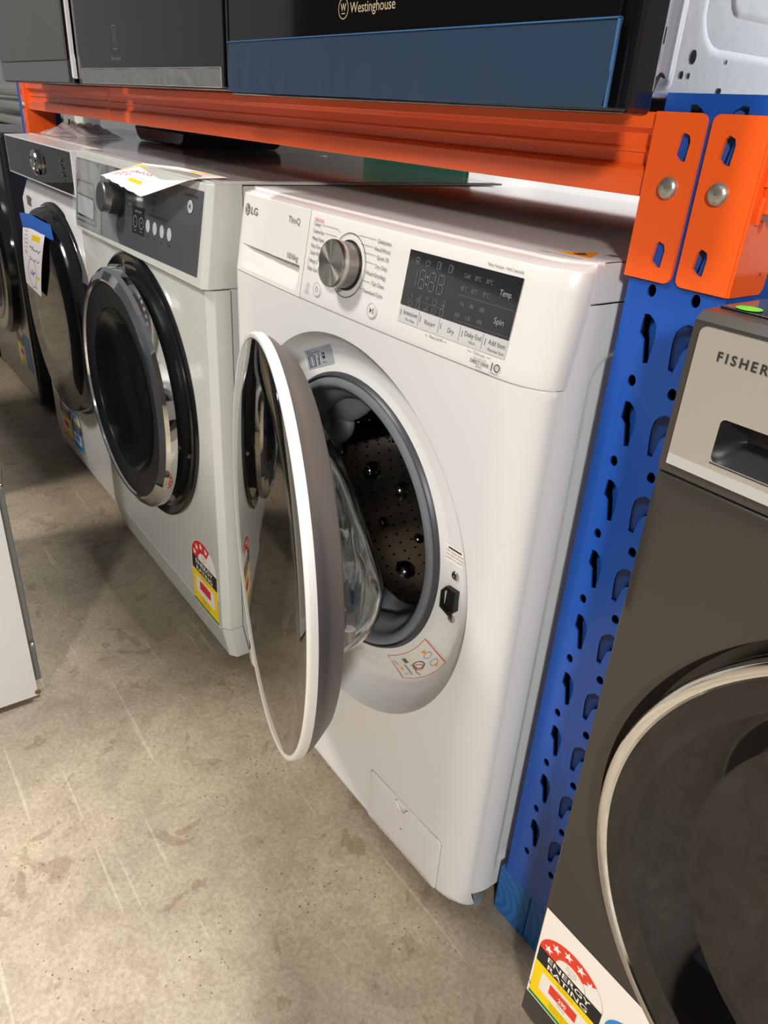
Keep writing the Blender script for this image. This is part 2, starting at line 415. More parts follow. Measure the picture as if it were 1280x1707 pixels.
# ------------------------------------------------------------------ open front-loader (main machine)
LG = thing('washing_machine', 'white front-loading washer dryer with its round door open beside the blue rack post', 'washing machine', (0.3, 0.3, 0))
XR, XL, ZS, ZT, ZB = 0.6, 0.0, 0.742, 0.845, 0.018
def prof(x):
    y = -.009 * (1 - ((x - .3) / .3) ** 2)
    if x > .3:
        t = min(1, max(0, (x - .55) / .05)); y += .026 * (1 - math.sqrt(max(0, 1 - t * t)))
    else:
        t = min(1, max(0, (.014 - x) / .014)); y += .003 * (1 - math.sqrt(max(0, 1 - t * t)))
    return y
def lgs(x, z):
    y = prof(x)
    if z > ZS: y += .016 * (z - ZS) / .1
    return y
def lgmap(u, v, off): return (u, lgs(u, v) - off, v)
XS = [0, .0015, .004, .008, .014, .03] + [.05 + .05 * i for i in range(10)] + [.55, .56, .57, .577, .584, .589, .593, .5965, .5985, .5997, .6]

# front panel around the porthole
RC = (.296, .462); RR = .255
fp = MB(); NA = 240; NRr = 26
def outer_pt(a):
    c, s = math.cos(a), math.sin(a); k = 1e9
    if c > 1e-9: k = min(k, (XR - RC[0]) / c)
    if c < -1e-9: k = min(k, (XL - RC[0]) / c)
    if s > 1e-9: k = min(k, (ZS - .0005 - RC[1]) / s)
    if s < -1e-9: k = min(k, (ZB - RC[1]) / s)
    return RC[0] + c * k, RC[1] + s * k
angs = sorted([2 * PI * i / NA for i in range(NA)] + [math.atan2(z - RC[1], x - RC[0]) % (2 * PI) for x in (XL, XR) for z in (ZS - .0005, ZB)])
vs = []; NAn = len(angs)
for j in range(NRr + 1):
    t = (j / NRr) ** 0.9
    t = 1 - (1 - t) ** 1.5
    for a in angs:
        ox, oz = outer_pt(a); ix, iz = RC[0] + RR * math.cos(a), RC[1] + RR * math.sin(a)
        x = ix + (ox - ix) * t; z = iz + (oz - iz) * t
        y = prof(min(max(x, 0), .6))
        if z < .035: y += .010 * ((.035 - z) / .017) ** 2
        vs.append((x, y, z))
fs = [(j * NAn + i, j * NAn + (i + 1) % NAn, (j + 1) * NAn + (i + 1) % NAn, (j + 1) * NAn + i) for j in range(NRr) for i in range(NAn)]
fp.add(vs, fs, WHITE)
# lip under the bottom edge
for x0, x1 in [q_ for q_ in zip(XS, XS[1:]) if q_[1] < .59]:
    fp.add([(x0, prof(x0) + .010, ZB), (x1, prof(x1) + .010, ZB), (x1, .045, ZB + .003), (x0, .045, ZB + .003)], [(0, 1, 2, 3)], WHITE)
front = fp.build('front_panel', LG, smooth=40)
# recessed surround
GC = (.300, .482); GR = .183
sr = MB(); NT = 26; vs = []
def dep(t):
    k = [(0, 0), (.04, .004), (.10, .011), (.2, .017), (.4, .021), (.75, .021), (1, .0185)]
    for (a, b), (c, d) in zip(k, k[1:]):
        if t <= c:
            s = (t - a) / (c - a); return b + (d - b) * s
    return k[-1][1]
def sur_pt(t, a):
    cx = RC[0] + (GC[0] - RC[0]) * t; cz = RC[1] + (GC[1] - RC[1]) * t; r = RR + (GR - RR) * t
    x, z = cx + r * math.cos(a), cz + r * math.sin(a)
    k = 1 + 0.7 * max(0, -math.sin(a)) * math.sin(PI * min(1, t * 1.15)) ** 2
    return Vector((x, prof(x) * (1 - t) + -.008 * t + dep(t) * k, z))
for j in range(NT + 1):
    for i in range(NA): vs.append(sur_pt(j / NT, 2 * PI * i / NA))
sr.add(vs, [(j * NA + i, j * NA + (i + 1) % NA, (j + 1) * NA + (i + 1) % NA, (j + 1) * NA + i) for j in range(NT) for i in range(NA)], WHITE)
sr.build('porthole_surround', LG, smooth=60)
def sur_y(x, z):
    # solve surround surface at (x,z)
    lo, hi = 0.0, 1.0
    for _ in range(30):
        t = (lo + hi) / 2; cx = RC[0] + (GC[0] - RC[0]) * t; cz = RC[1] + (GC[1] - RC[1]) * t; r = RR + (GR - RR) * t
        if math.hypot(x - cx, z - cz) < r: lo = t
        else: hi = t
    return sur_pt(lo, math.atan2(z - cz, x - cx)).y
def surmap(u, v, off): return (u, sur_y(u, v) - off, v)

# seal
EX = Vector((1, 0, 0)); EY = Vector((0, 1, 0)); EZ = Vector((0, 0, 1))
gs = MB(); GO = (GC[0], 0, GC[1])
gs.lathe([(.1865, .013), (.184, .006), (.1815, .0045), (.180, .008)], GO, EX, EZ, EY, RUBDARK, 120)
gs.lathe([(.180, .010), (.178, .003), (.172, .001), (.167, .004), (.165, .012), (.163, .020), (.158, .024), (.154, .026), (.150, .034), (.150, .044), (.158, .050), (.160, .058), (.153, .064), (.149, .074), (.151, .086), (.160, .090)], GO, EX, EZ, EY, RUBBER, 120,
         wob=lambda a, h, r: (0.0012 * math.sin(a * 9 + 1) + .0008 * math.sin(a * 17)) * (1 if h > .02 else 0) * (1 if math.sin(a) < 0.2 else .3))
gs.build('door_seal', LG, smooth=50)
# moulded nozzles inside the seal, upper left
nz = MB()
for ang, rr, sx, sz, sy, y in ((2.15, .146, .070, .026, .014, .062), (2.52, .130, .030, .020, .014, .064)):
    c = Vector((GC[0] + rr * math.cos(ang), y, GC[1] + rr * math.sin(ang)))
    ta = Vector((-math.sin(ang), 0, math.cos(ang))); ra = Vector((math.cos(ang), 0, math.sin(ang)))
    pr = [(math.cos(t * PI / 10), math.sin(t * PI / 10)) for t in range(-5, 6)]
    for_v = []
    k = MB().lathe([(max(.001, r), h) for r, h in pr], (0, 0, 0), EX, EY, EZ, RUBBER, 24)
    nz.add([c + ta * (p.x * sx) + ra * (p.z * sz) + EY * (p.y * sy) for p in k.v], k.f, RUBBER)
nz.build('seal_nozzle', LG, 'grey moulded spray nozzle in the seal', smooth=60)
# drum
dr = MB(); DRr = .232; DO = (GC[0], 0, GC[1] - .006)
dp = [(.152, .092), (.158, .088), (.175, .092), (.200, .100), (.222, .106), (DRr, .118)] + [(DRr, .118 + .3 * i / 12) for i in range(1, 13)] + [(.21, .43), (.12, .436), (.001, .44)]
dr.lathe(dp, DO, EX, EZ, EY, DRUM, 120)
drum = dr.build('drum', LG, 'perforated steel drum', smooth=30)
uvl = drum.data.uv_layers.new(name='UVMap')
for lp in drum.data.loops:
    co = drum.data.vertices[lp.vertex_index].co
    uvl.data[lp.index].uv = (math.atan2(co.z - DO[2], co.x - DO[0]) / (2 * PI), co.y / .42)
for p in drum.data.polygons:      # keep the seam continuous
    us = [uvl.data[i].uv[0] for i in p.loop_indices]
    if max(us) - min(us) > .5:
        for i in p.loop_indices:
            if uvl.data[i].uv[0] < 0: uvl.data[i].uv[0] += 1
DIMP = mat('drum_dimple_steel', (150, 142, 136), 0.14, 1.0)
DIMD = mat('drum_dark_hole', (10, 9, 9), 0.4)
dimps = {}
for row in range(5):
    for k in range(16):
        a = 2 * PI * (k + .5 * (row % 2)) / 16 + .1; y = .150 + .055 * row
        if any(abs((a - 2 * PI * q / 3 - .95 + PI) % (2 * PI) - PI) < .16 for q in range(3)): continue
        n = Vector((-math.cos(a), 0, -math.sin(a))); c = Vector((DO[0], y, DO[2])) - n * (DRr + .001)
        tg = Vector((-math.sin(a), 0, math.cos(a))); r = .0155 if (k + row) % 2 else .009
        if r not in dimps:
            dimps[r] = MB().lathe([(r * 1.25, 0), (r, r * .25), (r * .85, r * .5), (r * .5, r * .72), (.0005, r * .8)], (0, 0, 0), EX, EY, EZ, DIMP, 20).build('drum_dimple', None, smooth=60); od = dimps[r]
        else:
            od = dimps[r].copy(); col.objects.link(od)
        od.matrix_world = Matrix(((tg.x, 0, n.x, c.x), (0, 1, 0, c.y), (tg.z, 0, n.z, c.z), (0, 0, 0, 1)))
        od.location, od.rotation_euler = c, od.rotation_euler
        attach(od, LG)
for q in range(3):
    a = 2 * PI * q / 3 + .95; n = Vector((-math.cos(a), 0, -math.sin(a))); tg = Vector((-math.sin(a), 0, math.cos(a))); c = Vector((DO[0], 0, DO[2])) - n * DRr
    pd = MB()
    secs = [(.11, .4), (.13, 1), (.36, 1), (.40, .5)]; vs = []
    for y, k in secs:
        for w, h in ((-.030, 0), (-.019, .032), (-.007, .046), (.007, .046), (.019, .032), (.030, 0)): vs.append(c + tg * w + n * h * k + EY * y)
    pd.add(vs, [(j * 6 + i, j * 6 + i + 1, (j + 1) * 6 + i + 1, (j + 1) * 6 + i) for j in range(3) for i in range(5)] + [(0, 1, 2, 3, 4, 5), (18, 19, 20, 21, 22, 23)], DIMP)
    for i in range(11):
        for w, h in ((-.021, .029), (.021, .029)):
            cc = c + tg * w + n * (h + .001) + EY * (.135 + .021 * i)
            nn = (n * .5 + tg * (1 if w > 0 else -1)).normalized()
            pd.lathe([(.0045, 0), (.003, .0022), (.0003, .003)], cc, EY, nn.cross(EY), nn, DIMP, 10)
    pd.build('drum_paddle', LG, smooth=30)

b = MB(); b.grid(lambda u, v: (.002 + .596 * u, prof(.002 + .596 * u) + .0022, ZS - .006 + .014 * v), 60, 1, WHITE_P); b.build('seam_backing', LG)
b = MB(); b.box(.56, .5925, .040, .06, .034, .84, WHITE_C); b.build('corner_backing', LG)  # added white backing, keeps the corner gap from showing black
# control panel
cp = MB(); zs = [ZS + .0005, ZS + .003] + [ZS + .1 * i / 6 for i in range(1, 7)]
XC = sorted(XS + [.1965]); vs = [(x, lgs(x, z) + (.0006 if j == 0 else 0), z) for j, z in enumerate(zs) for x in XC]; w = len(XC); fs = [(j * w + i, j * w + i + 1, (j + 1) * w + i + 1, (j + 1) * w + i) for j in range(len(zs) - 1) for i in range(w - 1) if XC[i] > .196]
for z, dy in ((ZT - .0014, .0012), (ZT + .0036, .0140), (ZT + .0020, .030)):
    vs += [(x, min(lgs(x, ZS + .1) + dy, .06), z) for x in XC]
n0 = (len(zs) - 1)
for j in range(3):
    fs += [((n0 + j) * w + i, (n0 + j) * w + i + 1, (n0 + j + 1) * w + i + 1, (n0 + j + 1) * w + i) for i in range(w - 1)]
cp.add(vs, fs, WHITE_P)
kk = cp.m(LIDTOP)
for i in range(len(fs) - 2 * (w - 1), len(fs) - (w - 1)): cp.mi[i] = kk
# left end cheek and right cheek
for x in (0.0, .6):
    cp.add([(x, lgs(x, z), z) for z in (zs[0], zs[-1])] + [(x, .044, zs[-1]), (x, .044, .8155), (x, .032, zs[0])], [(0, 1, 2, 3, 4)], WHITE_P)
cp.build('control_panel', LG, smooth=35)
cpanel = col.objects[-1] if False else [o for o in LG.children if o.name.startswith('control_panel')][0] if LG.children else None

# detergent drawer: raised front with a scooped grip
dw = MB()
def drw(u, v):
    x = .0 + .1960 * u; z = ZS + .0005 + .0999 * v
    y = lgs(x, z)
    if z < .779 - .006 * (x - .02):
        e = min(1, (x - .015) / .02) * min(1, (.186 - x) / .008)
        if e > 0:
            k = min(1, max(0, (.779 - .006 * (x - .02) - z) / .0008)); s = (z - (ZS + .006)) / .03
            y += max(0, e) * k * .020 * max(0, min(1, s * (0.25 + .75 * (x / .19)))) 
    return (x, y, z)
dw.grid(drw, 120, 200, WHITE_P)
dw.build('detergent_drawer', LG, smooth=50)
sm = MB()
for x in (.1965,):
    sm.grid(lambda u, v: (x - .0004 + .0006 * u, lgs(x, ZS + .004 + .1 * v) - .0003, ZS + .004 + .1 * v), 1, 8, INKL)
sm.build('drawer_gap', LG)

# display
dd = Decal()
dd.rect(.396, .7775, .551, .831, SCRN, 0, 20)
dd.build('display_screen', lgmap, LG, 'black display glass', base=.0008)
ds = Decal()
ds.rect(.396, .7605, .551, .7770, STRIP, 0, 20)
ds.build('button_strip', lgmap, LG, 'silver strip of touch buttons', base=.0008)
d = Decal(); q = .0004
# printed display segments
def seg(x, z, w, h, on):
    t = .0009
    S = {'a': ((x, z + h), (x + w, z + h)), 'g': ((x, z + h / 2), (x + w, z + h / 2)), 'd': ((x, z), (x + w, z)), 'f': ((x, z + h / 2), (x, z + h)), 'b': ((x + w, z + h / 2), (x + w, z + h)), 'e': ((x, z), (x, z + h / 2)), 'c': ((x + w, z), (x + w, z + h / 2))}
    for k in on:
        (a, b), (c, e) = S[k]; L = math.hypot(c - a, e - b); g = .0012 / L
        d.line([(a + (c - a) * g, b + (e - b) * g), (c - (c - a) * g, e - (e - b) * g)], t, INKM, 2)
seg(.407, .798, .007, .017, 'bc'); seg(.4185, .798, .0085, .017, 'abcdefg'); seg(.4335, .798, .0085, .017, 'abcdefg'); seg(.4465, .798, .0085, .017, 'abcdefg')
d.disc(.430, .810, .0009, INKL, 2); d.disc(.430, .803, .0009, INKL, 2)
def icon(x, z, k, mt=INKM, s=.0032):
    if k == 'lock': d.ring(x, z, s * .8, s, mt, 2); d.disc(x, z - s * .2, s * .35, mt, 2)
    elif k == 'tub': d.line([(x - s, z + s * .6), (x - s * .7, z - s), (x + s * .7, z - s), (x + s, z + s * .6)], q * 1.4, mt, 2); d.line([(x - s * .5, z + s * .2), (x, z + s * .7), (x + s * .5, z + s * .2)], q * 1.3, mt, 2)
    elif k == 'shirt': d.line([(x - s, z + s), (x - s, z - s), (x + s * .2, z - s), (x + s * .2, z + s), (x - s, z + s)], q * 1.4, mt, 2); d.line([(x + s * .7, z + s), (x + s * .7, z - s)], q * 1.4, mt, 2)
    elif k == 'wifi':
        for r in (.35, .7, 1): d.ring(x, z - s * .5, s * r * 1.1 - q, s * r * 1.1, mt, 2, 12, PI * .25, PI * .75)
    elif k == 'iron': d.line([(x - s, z - s * .6), (x + s, z - s * .6), (x + s * .6, z + s * .6), (x - s * .1, z + s * .6)], q * 1.4, mt, 2); d.line([(x - s, z - s * .6), (x + s * .4, z)], q * 1.4, mt, 2)
    elif k == 'bolt': d.line([(x - s * .5, z + s), (x - s * .1, z), (x + s * .3, z + s * .2), (x + s * .7, z - s)], q * 1.5, mt, 2)
for (x, z), k in zip([(.411, .8225), (.427, .823), (.444, .823), (.461, .823), (.412, .789), (.424, .789), (.436, .790), (.448, .790), (.461, .790), (.412, .7815), (.425, .7815), (.437, .7815), (.449, .7815), (.461, .782)],
                     ['lock', 'tub', 'shirt', 'shirt', 'bolt', 'iron', 'wifi', 'tub', 'lock', 'tub', 'shirt', 'iron', 'tub', 'shirt']): icon(x, z, k)
d.line([(.418, .7857), (.462, .7857)], .0003, INKM, 2)
for t, x, z in (('Cold', .480, .819), ('20°C', .494, .819), ('30°C', .509, .819), ('40°C', .479, .8075), ('60°C', .493, .8075), ('95°C', .508, .8075), ('No', .483, .794), ('400', .495, .794), ('800', .509, .794), ('1000', .478, .783), ('1200', .493, .783), ('1400', .508, .783)):
    d.text(t, x, z, .0040, INKM, lv=2, narrow=.72)
d.text('Temp.', .528, .8125, .0052, INKL, u1=.543, lv=2); d.text('Spin', .529, .788, .0054, INKL, u1=.541, lv=2)
d.line([(.477, .803), (.549, .803)], .0003, INKM, 2); d.line([(.478, .780), (.549, .780)], .0003, INKM, 2)
d.build('display_print', lgmap, LG, 'dim grey digits, icons and cycle values', base=.0011)
d = Decal()
for x in (.4285, .4595, .4895, .5205): d.line([(x, .7625), (x, .7765)], .0004, INKG, 2)
for x in (.3995, .4315, .4625, .493, .524): d.line([(x, .767), (x, .773)], .0007, INKG, 2)
for t, x0, x1, z in (('Intensive', .404, .426, .7690), ('Rinse+', .4385, .4545, .7665), ('Dry', .473, .482, .7665), ('Delay End', .4965, .5185, .7690), ('Add Item', .528, .549, .7690)): d.text(t, x0, z, .0046, INKG, u1=x1, lv=2)
for t, x0, x1, z in (('*Pre Wash', .408, .423, .7633), ('*Wi-Fi', .503, .512, .7633), ('*Remote Start', .528, .5495, .7633)): d.text(t, x0, z, .0026, INKG, u1=x1, lv=2)
d.text('*Extra Function : Hold 3 seconds', .505, .8345, .0027, INKG, u1=.549, lv=2)
d.text('*Beep On/Off', .449, .7560, .0027, INKG, u1=.469, lv=2); d.line([(.443, .7585), (.443, .757), (.447, .757)], .0004, INKG, 2); d.line([(.471, .757), (.4745, .757), (.4745, .7585)], .0004, INKG, 2)
d.text('*Child Lock', .512, .7562, .0027, INKG, u1=.528, lv=2); d.line([(.505, .7588), (.505, .7573), (.510, .7573)], .0004, INKG, 2); d.line([(.530, .7573), (.5345, .7573), (.5345, .7588)], .0004, INKG, 2)
d.text('I N V E R T E R', .514, .7525, .0018, INKG, u1=.531, lv=2); d.text('DIRECT DRIVE', .511, .7484, .0033, INK, u1=.535, lv=2, bold=.01); d.text('MOTOR', .519, .7455, .0018, INKG, u1=.527, lv=2)
d.text('(For Motor Parts only)', .520, .7428, .0014, INKG, u1=.539, lv=2)
d.line([(.5368, .7445), (.5368, .7555)], .0002, INKL, 2); d.text('1', .5385, .7475, .0072, INK, lv=2, bold=.03, narrow=.7); d.ring(.5455, .7511, .0026, .0036, INK, 2); d.text('YEAR', .5438, .7506, .0011, INKG, u1=.5472, lv=2); d.text('WARRANTY', .538, .7449, .0016, INKG, u1=.549, lv=2)
# programme names
d.build('strip_lettering', lgmap, LG, 'grey touch button names', base=.0009)
d = Decal()
for t, z, x1 in (('Cotton', .8290, .223), ('Cotton Eco', .8212, .233), ('Mixed Fabric', .8130, .236), ('Easy Care', .8050, .231), ('Quiet Wash', .7970, .233), ('Allergy Care', .7880, .235), ('Baby Care', .7790, .230)): d.text(t, .2085, z - .0005, .0041, INKG, u1=x1, lv=2)
d.text('STEAM CYCLE', .2085, .8345, .0026, RED, u1=.229, lv=2); d.line([(.2085, .8338), (.229, .8338)], .0004, RED, 2)
d.line([(.2065, .7925), (.2065, .7780)], .0004, INKG, 2)
d.build('printed_lettering', lgmap, LG, 'grey programme names', base=.0009)
d = Decal()
for t, x0, z in (('Delicates', .3405, .8285), ('Hand/Wool', .3365, .8205), ('Quick 30', .3430, .8125), ('Dry Only', .3430, .8035), ('Wash+Dry(6kg)', .3280, .7945), ('Tub Clean', .3410, .7855), ('Download Cycle', .3285, .7758)): d.text(t, x0, z, .0041, INKG, u1=.364, lv=2)
for pts in ([(.2255, .831), (.262, .831), (.266, .828)], [(.2355, .823), (.261, .823)], [(.302, .829), (.305, .831), (.3375, .831)], [(.311, .823), (.334, .823)], [(.317, .8155), (.341, .8155)], [(.322, .807), (.341, .807)], [(.3235, .797), (.3265, .797)], [(.324, .7875), (.339, .7875)], [(.321, .7785), (.3265, .7785)]): d.line(pts, .0004, INKG, 2)
d.ring(.2915, .797, .0335, .0345, INKG, 2, 64)
# power and start marks
d.build('printed_lettering', lgmap, LG, 'grey programme names', base=.0009)
d = Decal()
for x, z in ((.236, .7600), (.351, .7605)): d.ring(x, z, .0082, .0085, INKL, 2); d.ring(x, z, .0071, .0074, INKL, 2)
d.ring(.236, .7600, .0026, .0031, INK, 2, 30, PI * .62, PI * 2.38); d.line([(.236, .7600), (.236, .7645)], .0006, INK, 2)
d.poly([(.3478, .7575), (.3478, .7635), (.3514, .7605)], INK, 2); d.line([(.3528, .7575), (.3528, .7635)], .0008, INK, 2); d.line([(.3548, .7575), (.3548, .7635)], .0008, INK, 2)
d.ring(.2135, .7590, .0022, .0027, INKG, 2, 20); d.ring(.2155, .7615, .0022, .0026, INKG, 2, 20, -PI * .3, PI); d.text('Smart', .2095, .7538, .0017, INKG, u1=.2175, lv=2); d.text('Diagnosis', .208, .7515, .0015, INKG, u1=.219, lv=2)
d.build('button_symbol', lgmap, LG, 'grey power and start symbols', base=.0016)
d = Decal()
d.disc(.0215, .8235, .0075, INKG, 1); d.line([(.0215, .8285), (.0215, .8200), (.0245, .8200)], .0009, LABW, 2); d.ring(.0215, .8235, .0055, .0061, LABW, 2, 30, PI * .5, PI * 2); d.line([(.0215, .8235), (.027, .8235)], .0007, LABW, 2); d.disc(.0187, .8260, .0009, LABW, 2)
d.text('LG', .0335, .8190, .0092, INKG, u1=.0545, lv=1, bold=.01)
d.build('maker_mark', lgmap, LG, 'grey round maker mark and letters', base=.0009)
d = Decal()
d.text('ThinQ', .1440, .8235, .0074, INKG, u1=.1740, lv=1); d.build('model_lettering', lgmap, LG, 'grey model name', base=.0009)
d = Decal()
d.text('10/6kg', .153, .7825, .0068, INKG, u1=.1810, lv=1)
d.build('capacity_lettering', lgmap, LG, 'grey capacity lettering', base=.0009)

# dial
nN = Vector((0, -1, .155)).normalized(); nU = EX; nV = nU.cross(nN).normalized() * -1
dc = Vector((.2915, lgs(.2915, .797) - .0004, .797))
dl = MB()
dl.lathe([(.0272, 0), (.0272, .0012), (.0250, .0014)], dc, nU, nV, nN, BLACKM, 64)
dl.lathe([(.0250, .001), (.0248, .0135), (.0250, .0145)], dc, nU, nV, nN, DIALS, 64)
dl.lathe([(.0250, .0145), (.0258, .0160), (.0258, .0225), (.0250, .0240), (.0243, .0240), (.0240, .0236)], dc, nU, nV, nN, STEEL, 64)
def brushed():
    M = bpy.data.materials.new('spun_steel'); M.use_nodes = True; b = M.node_tree.nodes['Principled BSDF']
    b.inputs['Metallic'].default_value = 1; b.inputs['Base Color'].default_value = rgb(196, 193, 186); b.inputs['Roughness'].default_value = .32
    b.inputs['Anisotropic'].default_value = .9; tg = M.node_tree.nodes.new('ShaderNodeTangent'); tg.direction_type = 'RADIAL'; tg.axis = 'Y'
    M.node_tree.links.new(tg.outputs[0], b.inputs['Tangent']); return M
SPUN = brushed()
dl.build('programme_dial', LG, 'silver turning dial', smooth=30)
dface = MB().lathe([(.0242, .0237), (.012, .0238), (.0002, .0239)], (0, 0, 0), nU, nV, nN, SPUN, 64).build('dial_face', None, smooth=60)
dface.location = dc
dialo = [o for o in col.objects if o.name.startswith('programme_dial')][0]
attach(dface, dialo)
# raised round buttons
for nm, x, z in (('power_button', .236, .760), ('start_button', .351, .7605)):
    c = Vector((x, lgs(x, z) - .0002, z))
    MB().lathe([(.0088, 0), (.0085, .0012), (.0072, .0014), (.0002, .0014)], c, nU, nV, nN, WHITE_P, 40).build(nm, LG, smooth=30)

# lid and side
ld = MB(); ZL = .85
def lidf(x): return lgs(min(x, .6), ZS + .1) + (.014 if x < .3 else .014 + 0 * x)
ys0 = [(x, min(lidf(x), .052)) for x in XS]
vs = []
for z, dy, ix in ((.8475, 0, 0), (.8498, .0006, 0), (.8505, .0026, 0)):
    vs += [(x, y + dy, z) for x, y in ys0]
vs += [(x, .565, .850) for x in XS]
vs += [(x, .565, .8435) for x in XS]
w = len(XS); fs = [(j * w + i, j * w + i + 1, (j + 1) * w + i + 1, (j + 1) * w + i) for j in range(4) for i in range(w - 1)]
ld.add(vs, fs[:2 * (w - 1)], WHITE); lid_top = [ [a for a in f_] for f_ in fs[2 * (w - 1):] ]
ld2 = MB(); ld2.add(vs, fs[2 * (w - 1):], LIDTOP)
ld.v = ld.v; ld.f += ld2.f; ld.mi += [ld.m(LIDTOP)] * len(ld2.f)
ld.build('lid', LG, smooth=35)
sd = MB()
# right side skirt of the lid, then the pressed side panel with a rounded front edge and a long recess
sd.box(.5955, .5998, .0435, .565, .8155, .8495, WHITE); sd.build('lid_skirt', LG, bevel=.002)
sp = MB()
def sidex(y, z):
    x = .5985
    if y < .062: x -= .010 * ((.062 - y) / .034) ** 2
    e = 0
    ym = .064
    if .07 < z < .772 and y > ym:
        r = .04; e = min(1, (y - ym) / .006) * min(1, (.77 - z) / .006)
        if z > .735 and y < .099:
            dd_ = math.hypot(.099 - y, z - .735); e = min(1, max(0, (.035 - dd_) / .005))
        e = min(e, max(0, (z - .075) / .006))
    return x - .004 * e
YS = [.028 + .002 * i for i in range(20)] + [.068 + .003 * i for i in range(14)] + [.12 + .02 * i for i in range(23)]
ZS2 = [.030, .05, .07] + [.085 + .003 * i for i in range(8)] + [.12 + .03 * i for i in range(20)] + [.70 + .003 * i for i in range(38)] + [.8145]
vs = [(sidex(y, z) + (.002 * math.sin((z - .42) * 60) * math.exp(-((z - .47) / .04) ** 2 - ((y - .034) / .012) ** 2)), y, z) for z in ZS2 for y in YS]; w = len(YS)
sp.add(vs, [(j * w + i, j * w + i + 1, (j + 1) * w + i + 1, (j + 1) * w + i) for j in range(len(ZS2) - 1) for i in range(w - 1)], WHITE)
sp.build('side_panel', LG, smooth=60)
bd = MB(); bd.box(.002, .008, .03, .565, .03, .845, WHITE_C); bd.box(.002, .596, .559, .565, .03, .845, WHITE_C); bd.box(.008, .59, .06, .56, .030, .034, BLACKM)
bd.build('cabinet_back', LG)
for x in (.06, .578):
    for y in (.050, .50):
        ft = MB(); ft.lathe([(.001, 0), (.020, 0), (.021, .003), (.021, .010), (.014, .013), (.010, .014), (.010, .033)], (x, y, 0), EX, EY, EZ, RUBDARK if y > .2 else mat('grey_foot_plastic', (120, 122, 124), .5), 8); ft.build('foot', LG, 'grey levelling foot')

# filter flap
ff = MB(); x0, x1, z0, z1, r = .409, .560, .0265, .1235, .008
fl = []
for cx, cz, a in ((x1 - r, z1 - r, 0), (x0 + r, z1 - r, 1), (x0 + r, z0 + r, 2), (x1 - r, z0 + r, 3)):
    fl += [(cx + r * math.cos((a + i / 6) * PI / 2), cz + r * math.sin((a + i / 6) * PI / 2)) for i in range(7)]
def flapsurf(x, z): return prof(x) + (.010 * ((.035 - z) / .017) ** 2 if z < .035 else 0)
cu_, cv_ = (x0 + x1) / 2, (z0 + z1) / 2
for k, (sc_, off) in enumerate(((1.0, .0003), (.992, .0016), (.96, .0020), (.6, .0020), (.2, .0020))):
    pass
vs = []; SC = ((1.0, .0002), (.990, .0018), (.96, .0022), (.7, .0022), (.4, .0022), (.02, .0022))
for s_, off in SC:
    for a, b in fl:
        X, Z = cu_ + (a - cu_) * s_, cv_ + (b - cv_) * s_; vs.append((X, flapsurf(X, Z) - off, Z))
n = len(fl); ff.add(vs, [(j * n + i, j * n + (i + 1) % n, (j + 1) * n + (i + 1) % n, (j + 1) * n + i) for j in range(len(SC) - 1) for i in range(n)], WHITE_P)
flap = ff.build('filter_flap', LG, smooth=30)
fg = Decal()
fg.line([(cu_ + (a - cu_) * 1.008, cv_ + (b - cv_) * 1.012) for a, b in fl + fl[:1]], .0008, INKL, 1)
fg.build('flap_gap', lambda u, v, off: (u, flapsurf(u, v) - off, v), flap)
gn = MB(); gn.lathe([(.0135, .0024), (.012, .0048), (.0105, .0048), (.010, .0026)], (.4835, prof(.48), .1215), EX, EZ, -EY, WHITE_P, 30, a0=PI, a1=2 * PI); gn.build('finger_grip', flap, smooth=40)

# door lock socket on the surround
lk = MB(); hexa = [(.4935, .4515), (.4935, .4735), (.5015, .4835), (.5175, .4835), (.5175, .4570), (.5095, .4475)]
ins = [(.5065 + (a - .5065) * .72 - .001, .4665 + (b - .4665) * .78) for a, b in hexa]
ly = sur_y(.506, .466)
n = 6; vs = [(a, ly + .002, b) for a, b in hexa] + [(a, ly - .006, b) for a, b in hexa] + [(a, ly - .006, b) for a, b in ins] + [(a, ly - .0010, b) for a, b in ins]
fs = [(j * n + i, j * n + (i + 1) % n, (j + 1) * n + (i + 1) % n, (j + 1) * n + i) for j in range(3) for i in range(n)]
lk.add(vs, fs, BLACKM); lk.add(vs[18:24], [list(range(6))], mat('socket_interior', (5, 5, 5), .8)); lock = lk.build('door_lock', LG, 'black latch socket', smooth=20)
for x, z in ((.5085, .5000), (.5085, .4410)):
    s_ = MB(); c = (x, sur_y(x, z), z)
    s_.lathe([(.0056, 0), (.0054, .0014), (.0040, .0026), (.0012, .0030), (.0010, .0018), (.0002, .0018)], c, EX, EZ, -EY, STEEL, 20); s_.build('screw', LG, 'cross-head screw', smooth=30)
d = Decal()
d.rect(.491, .513, .517, .5325, LABW, 0, 8); d.rect(.493, .5290, .5135, .5310, BLKP, 2, 6)
for i, t in enumerate(('Max. Drying Capacity', 'Please operate with drying', 'capacity for each programme')): d.text(t, .4915, .5250 - .0042 * i, .0024, INKG, u1=.5165, lv=2)
d.build('capacity_sticker', surmap, LG, 'small white sticker with a black bar')
d = Decal()
def rotrect(pts): return pts
tl, tr_, br, bl = (.176, .667), (.240, .6935), (.250, .6705), (.188, .6445)
def bil(a, b):
    return (bl[0] * (1 - a) * (1 - b) + br[0] * a * (1 - b) + tr_[0] * a * b + tl[0] * (1 - a) * b, bl[1] * (1 - a) * (1 - b) + br[1] * a * (1 - b) + tr_[1] * a * b + tl[1] * (1 - a) * b)
SLV = mat('silver_sticker', (184, 188, 194), .35, .3)
d.rect(0, 0, 1, 1, SLV, 0, 10)
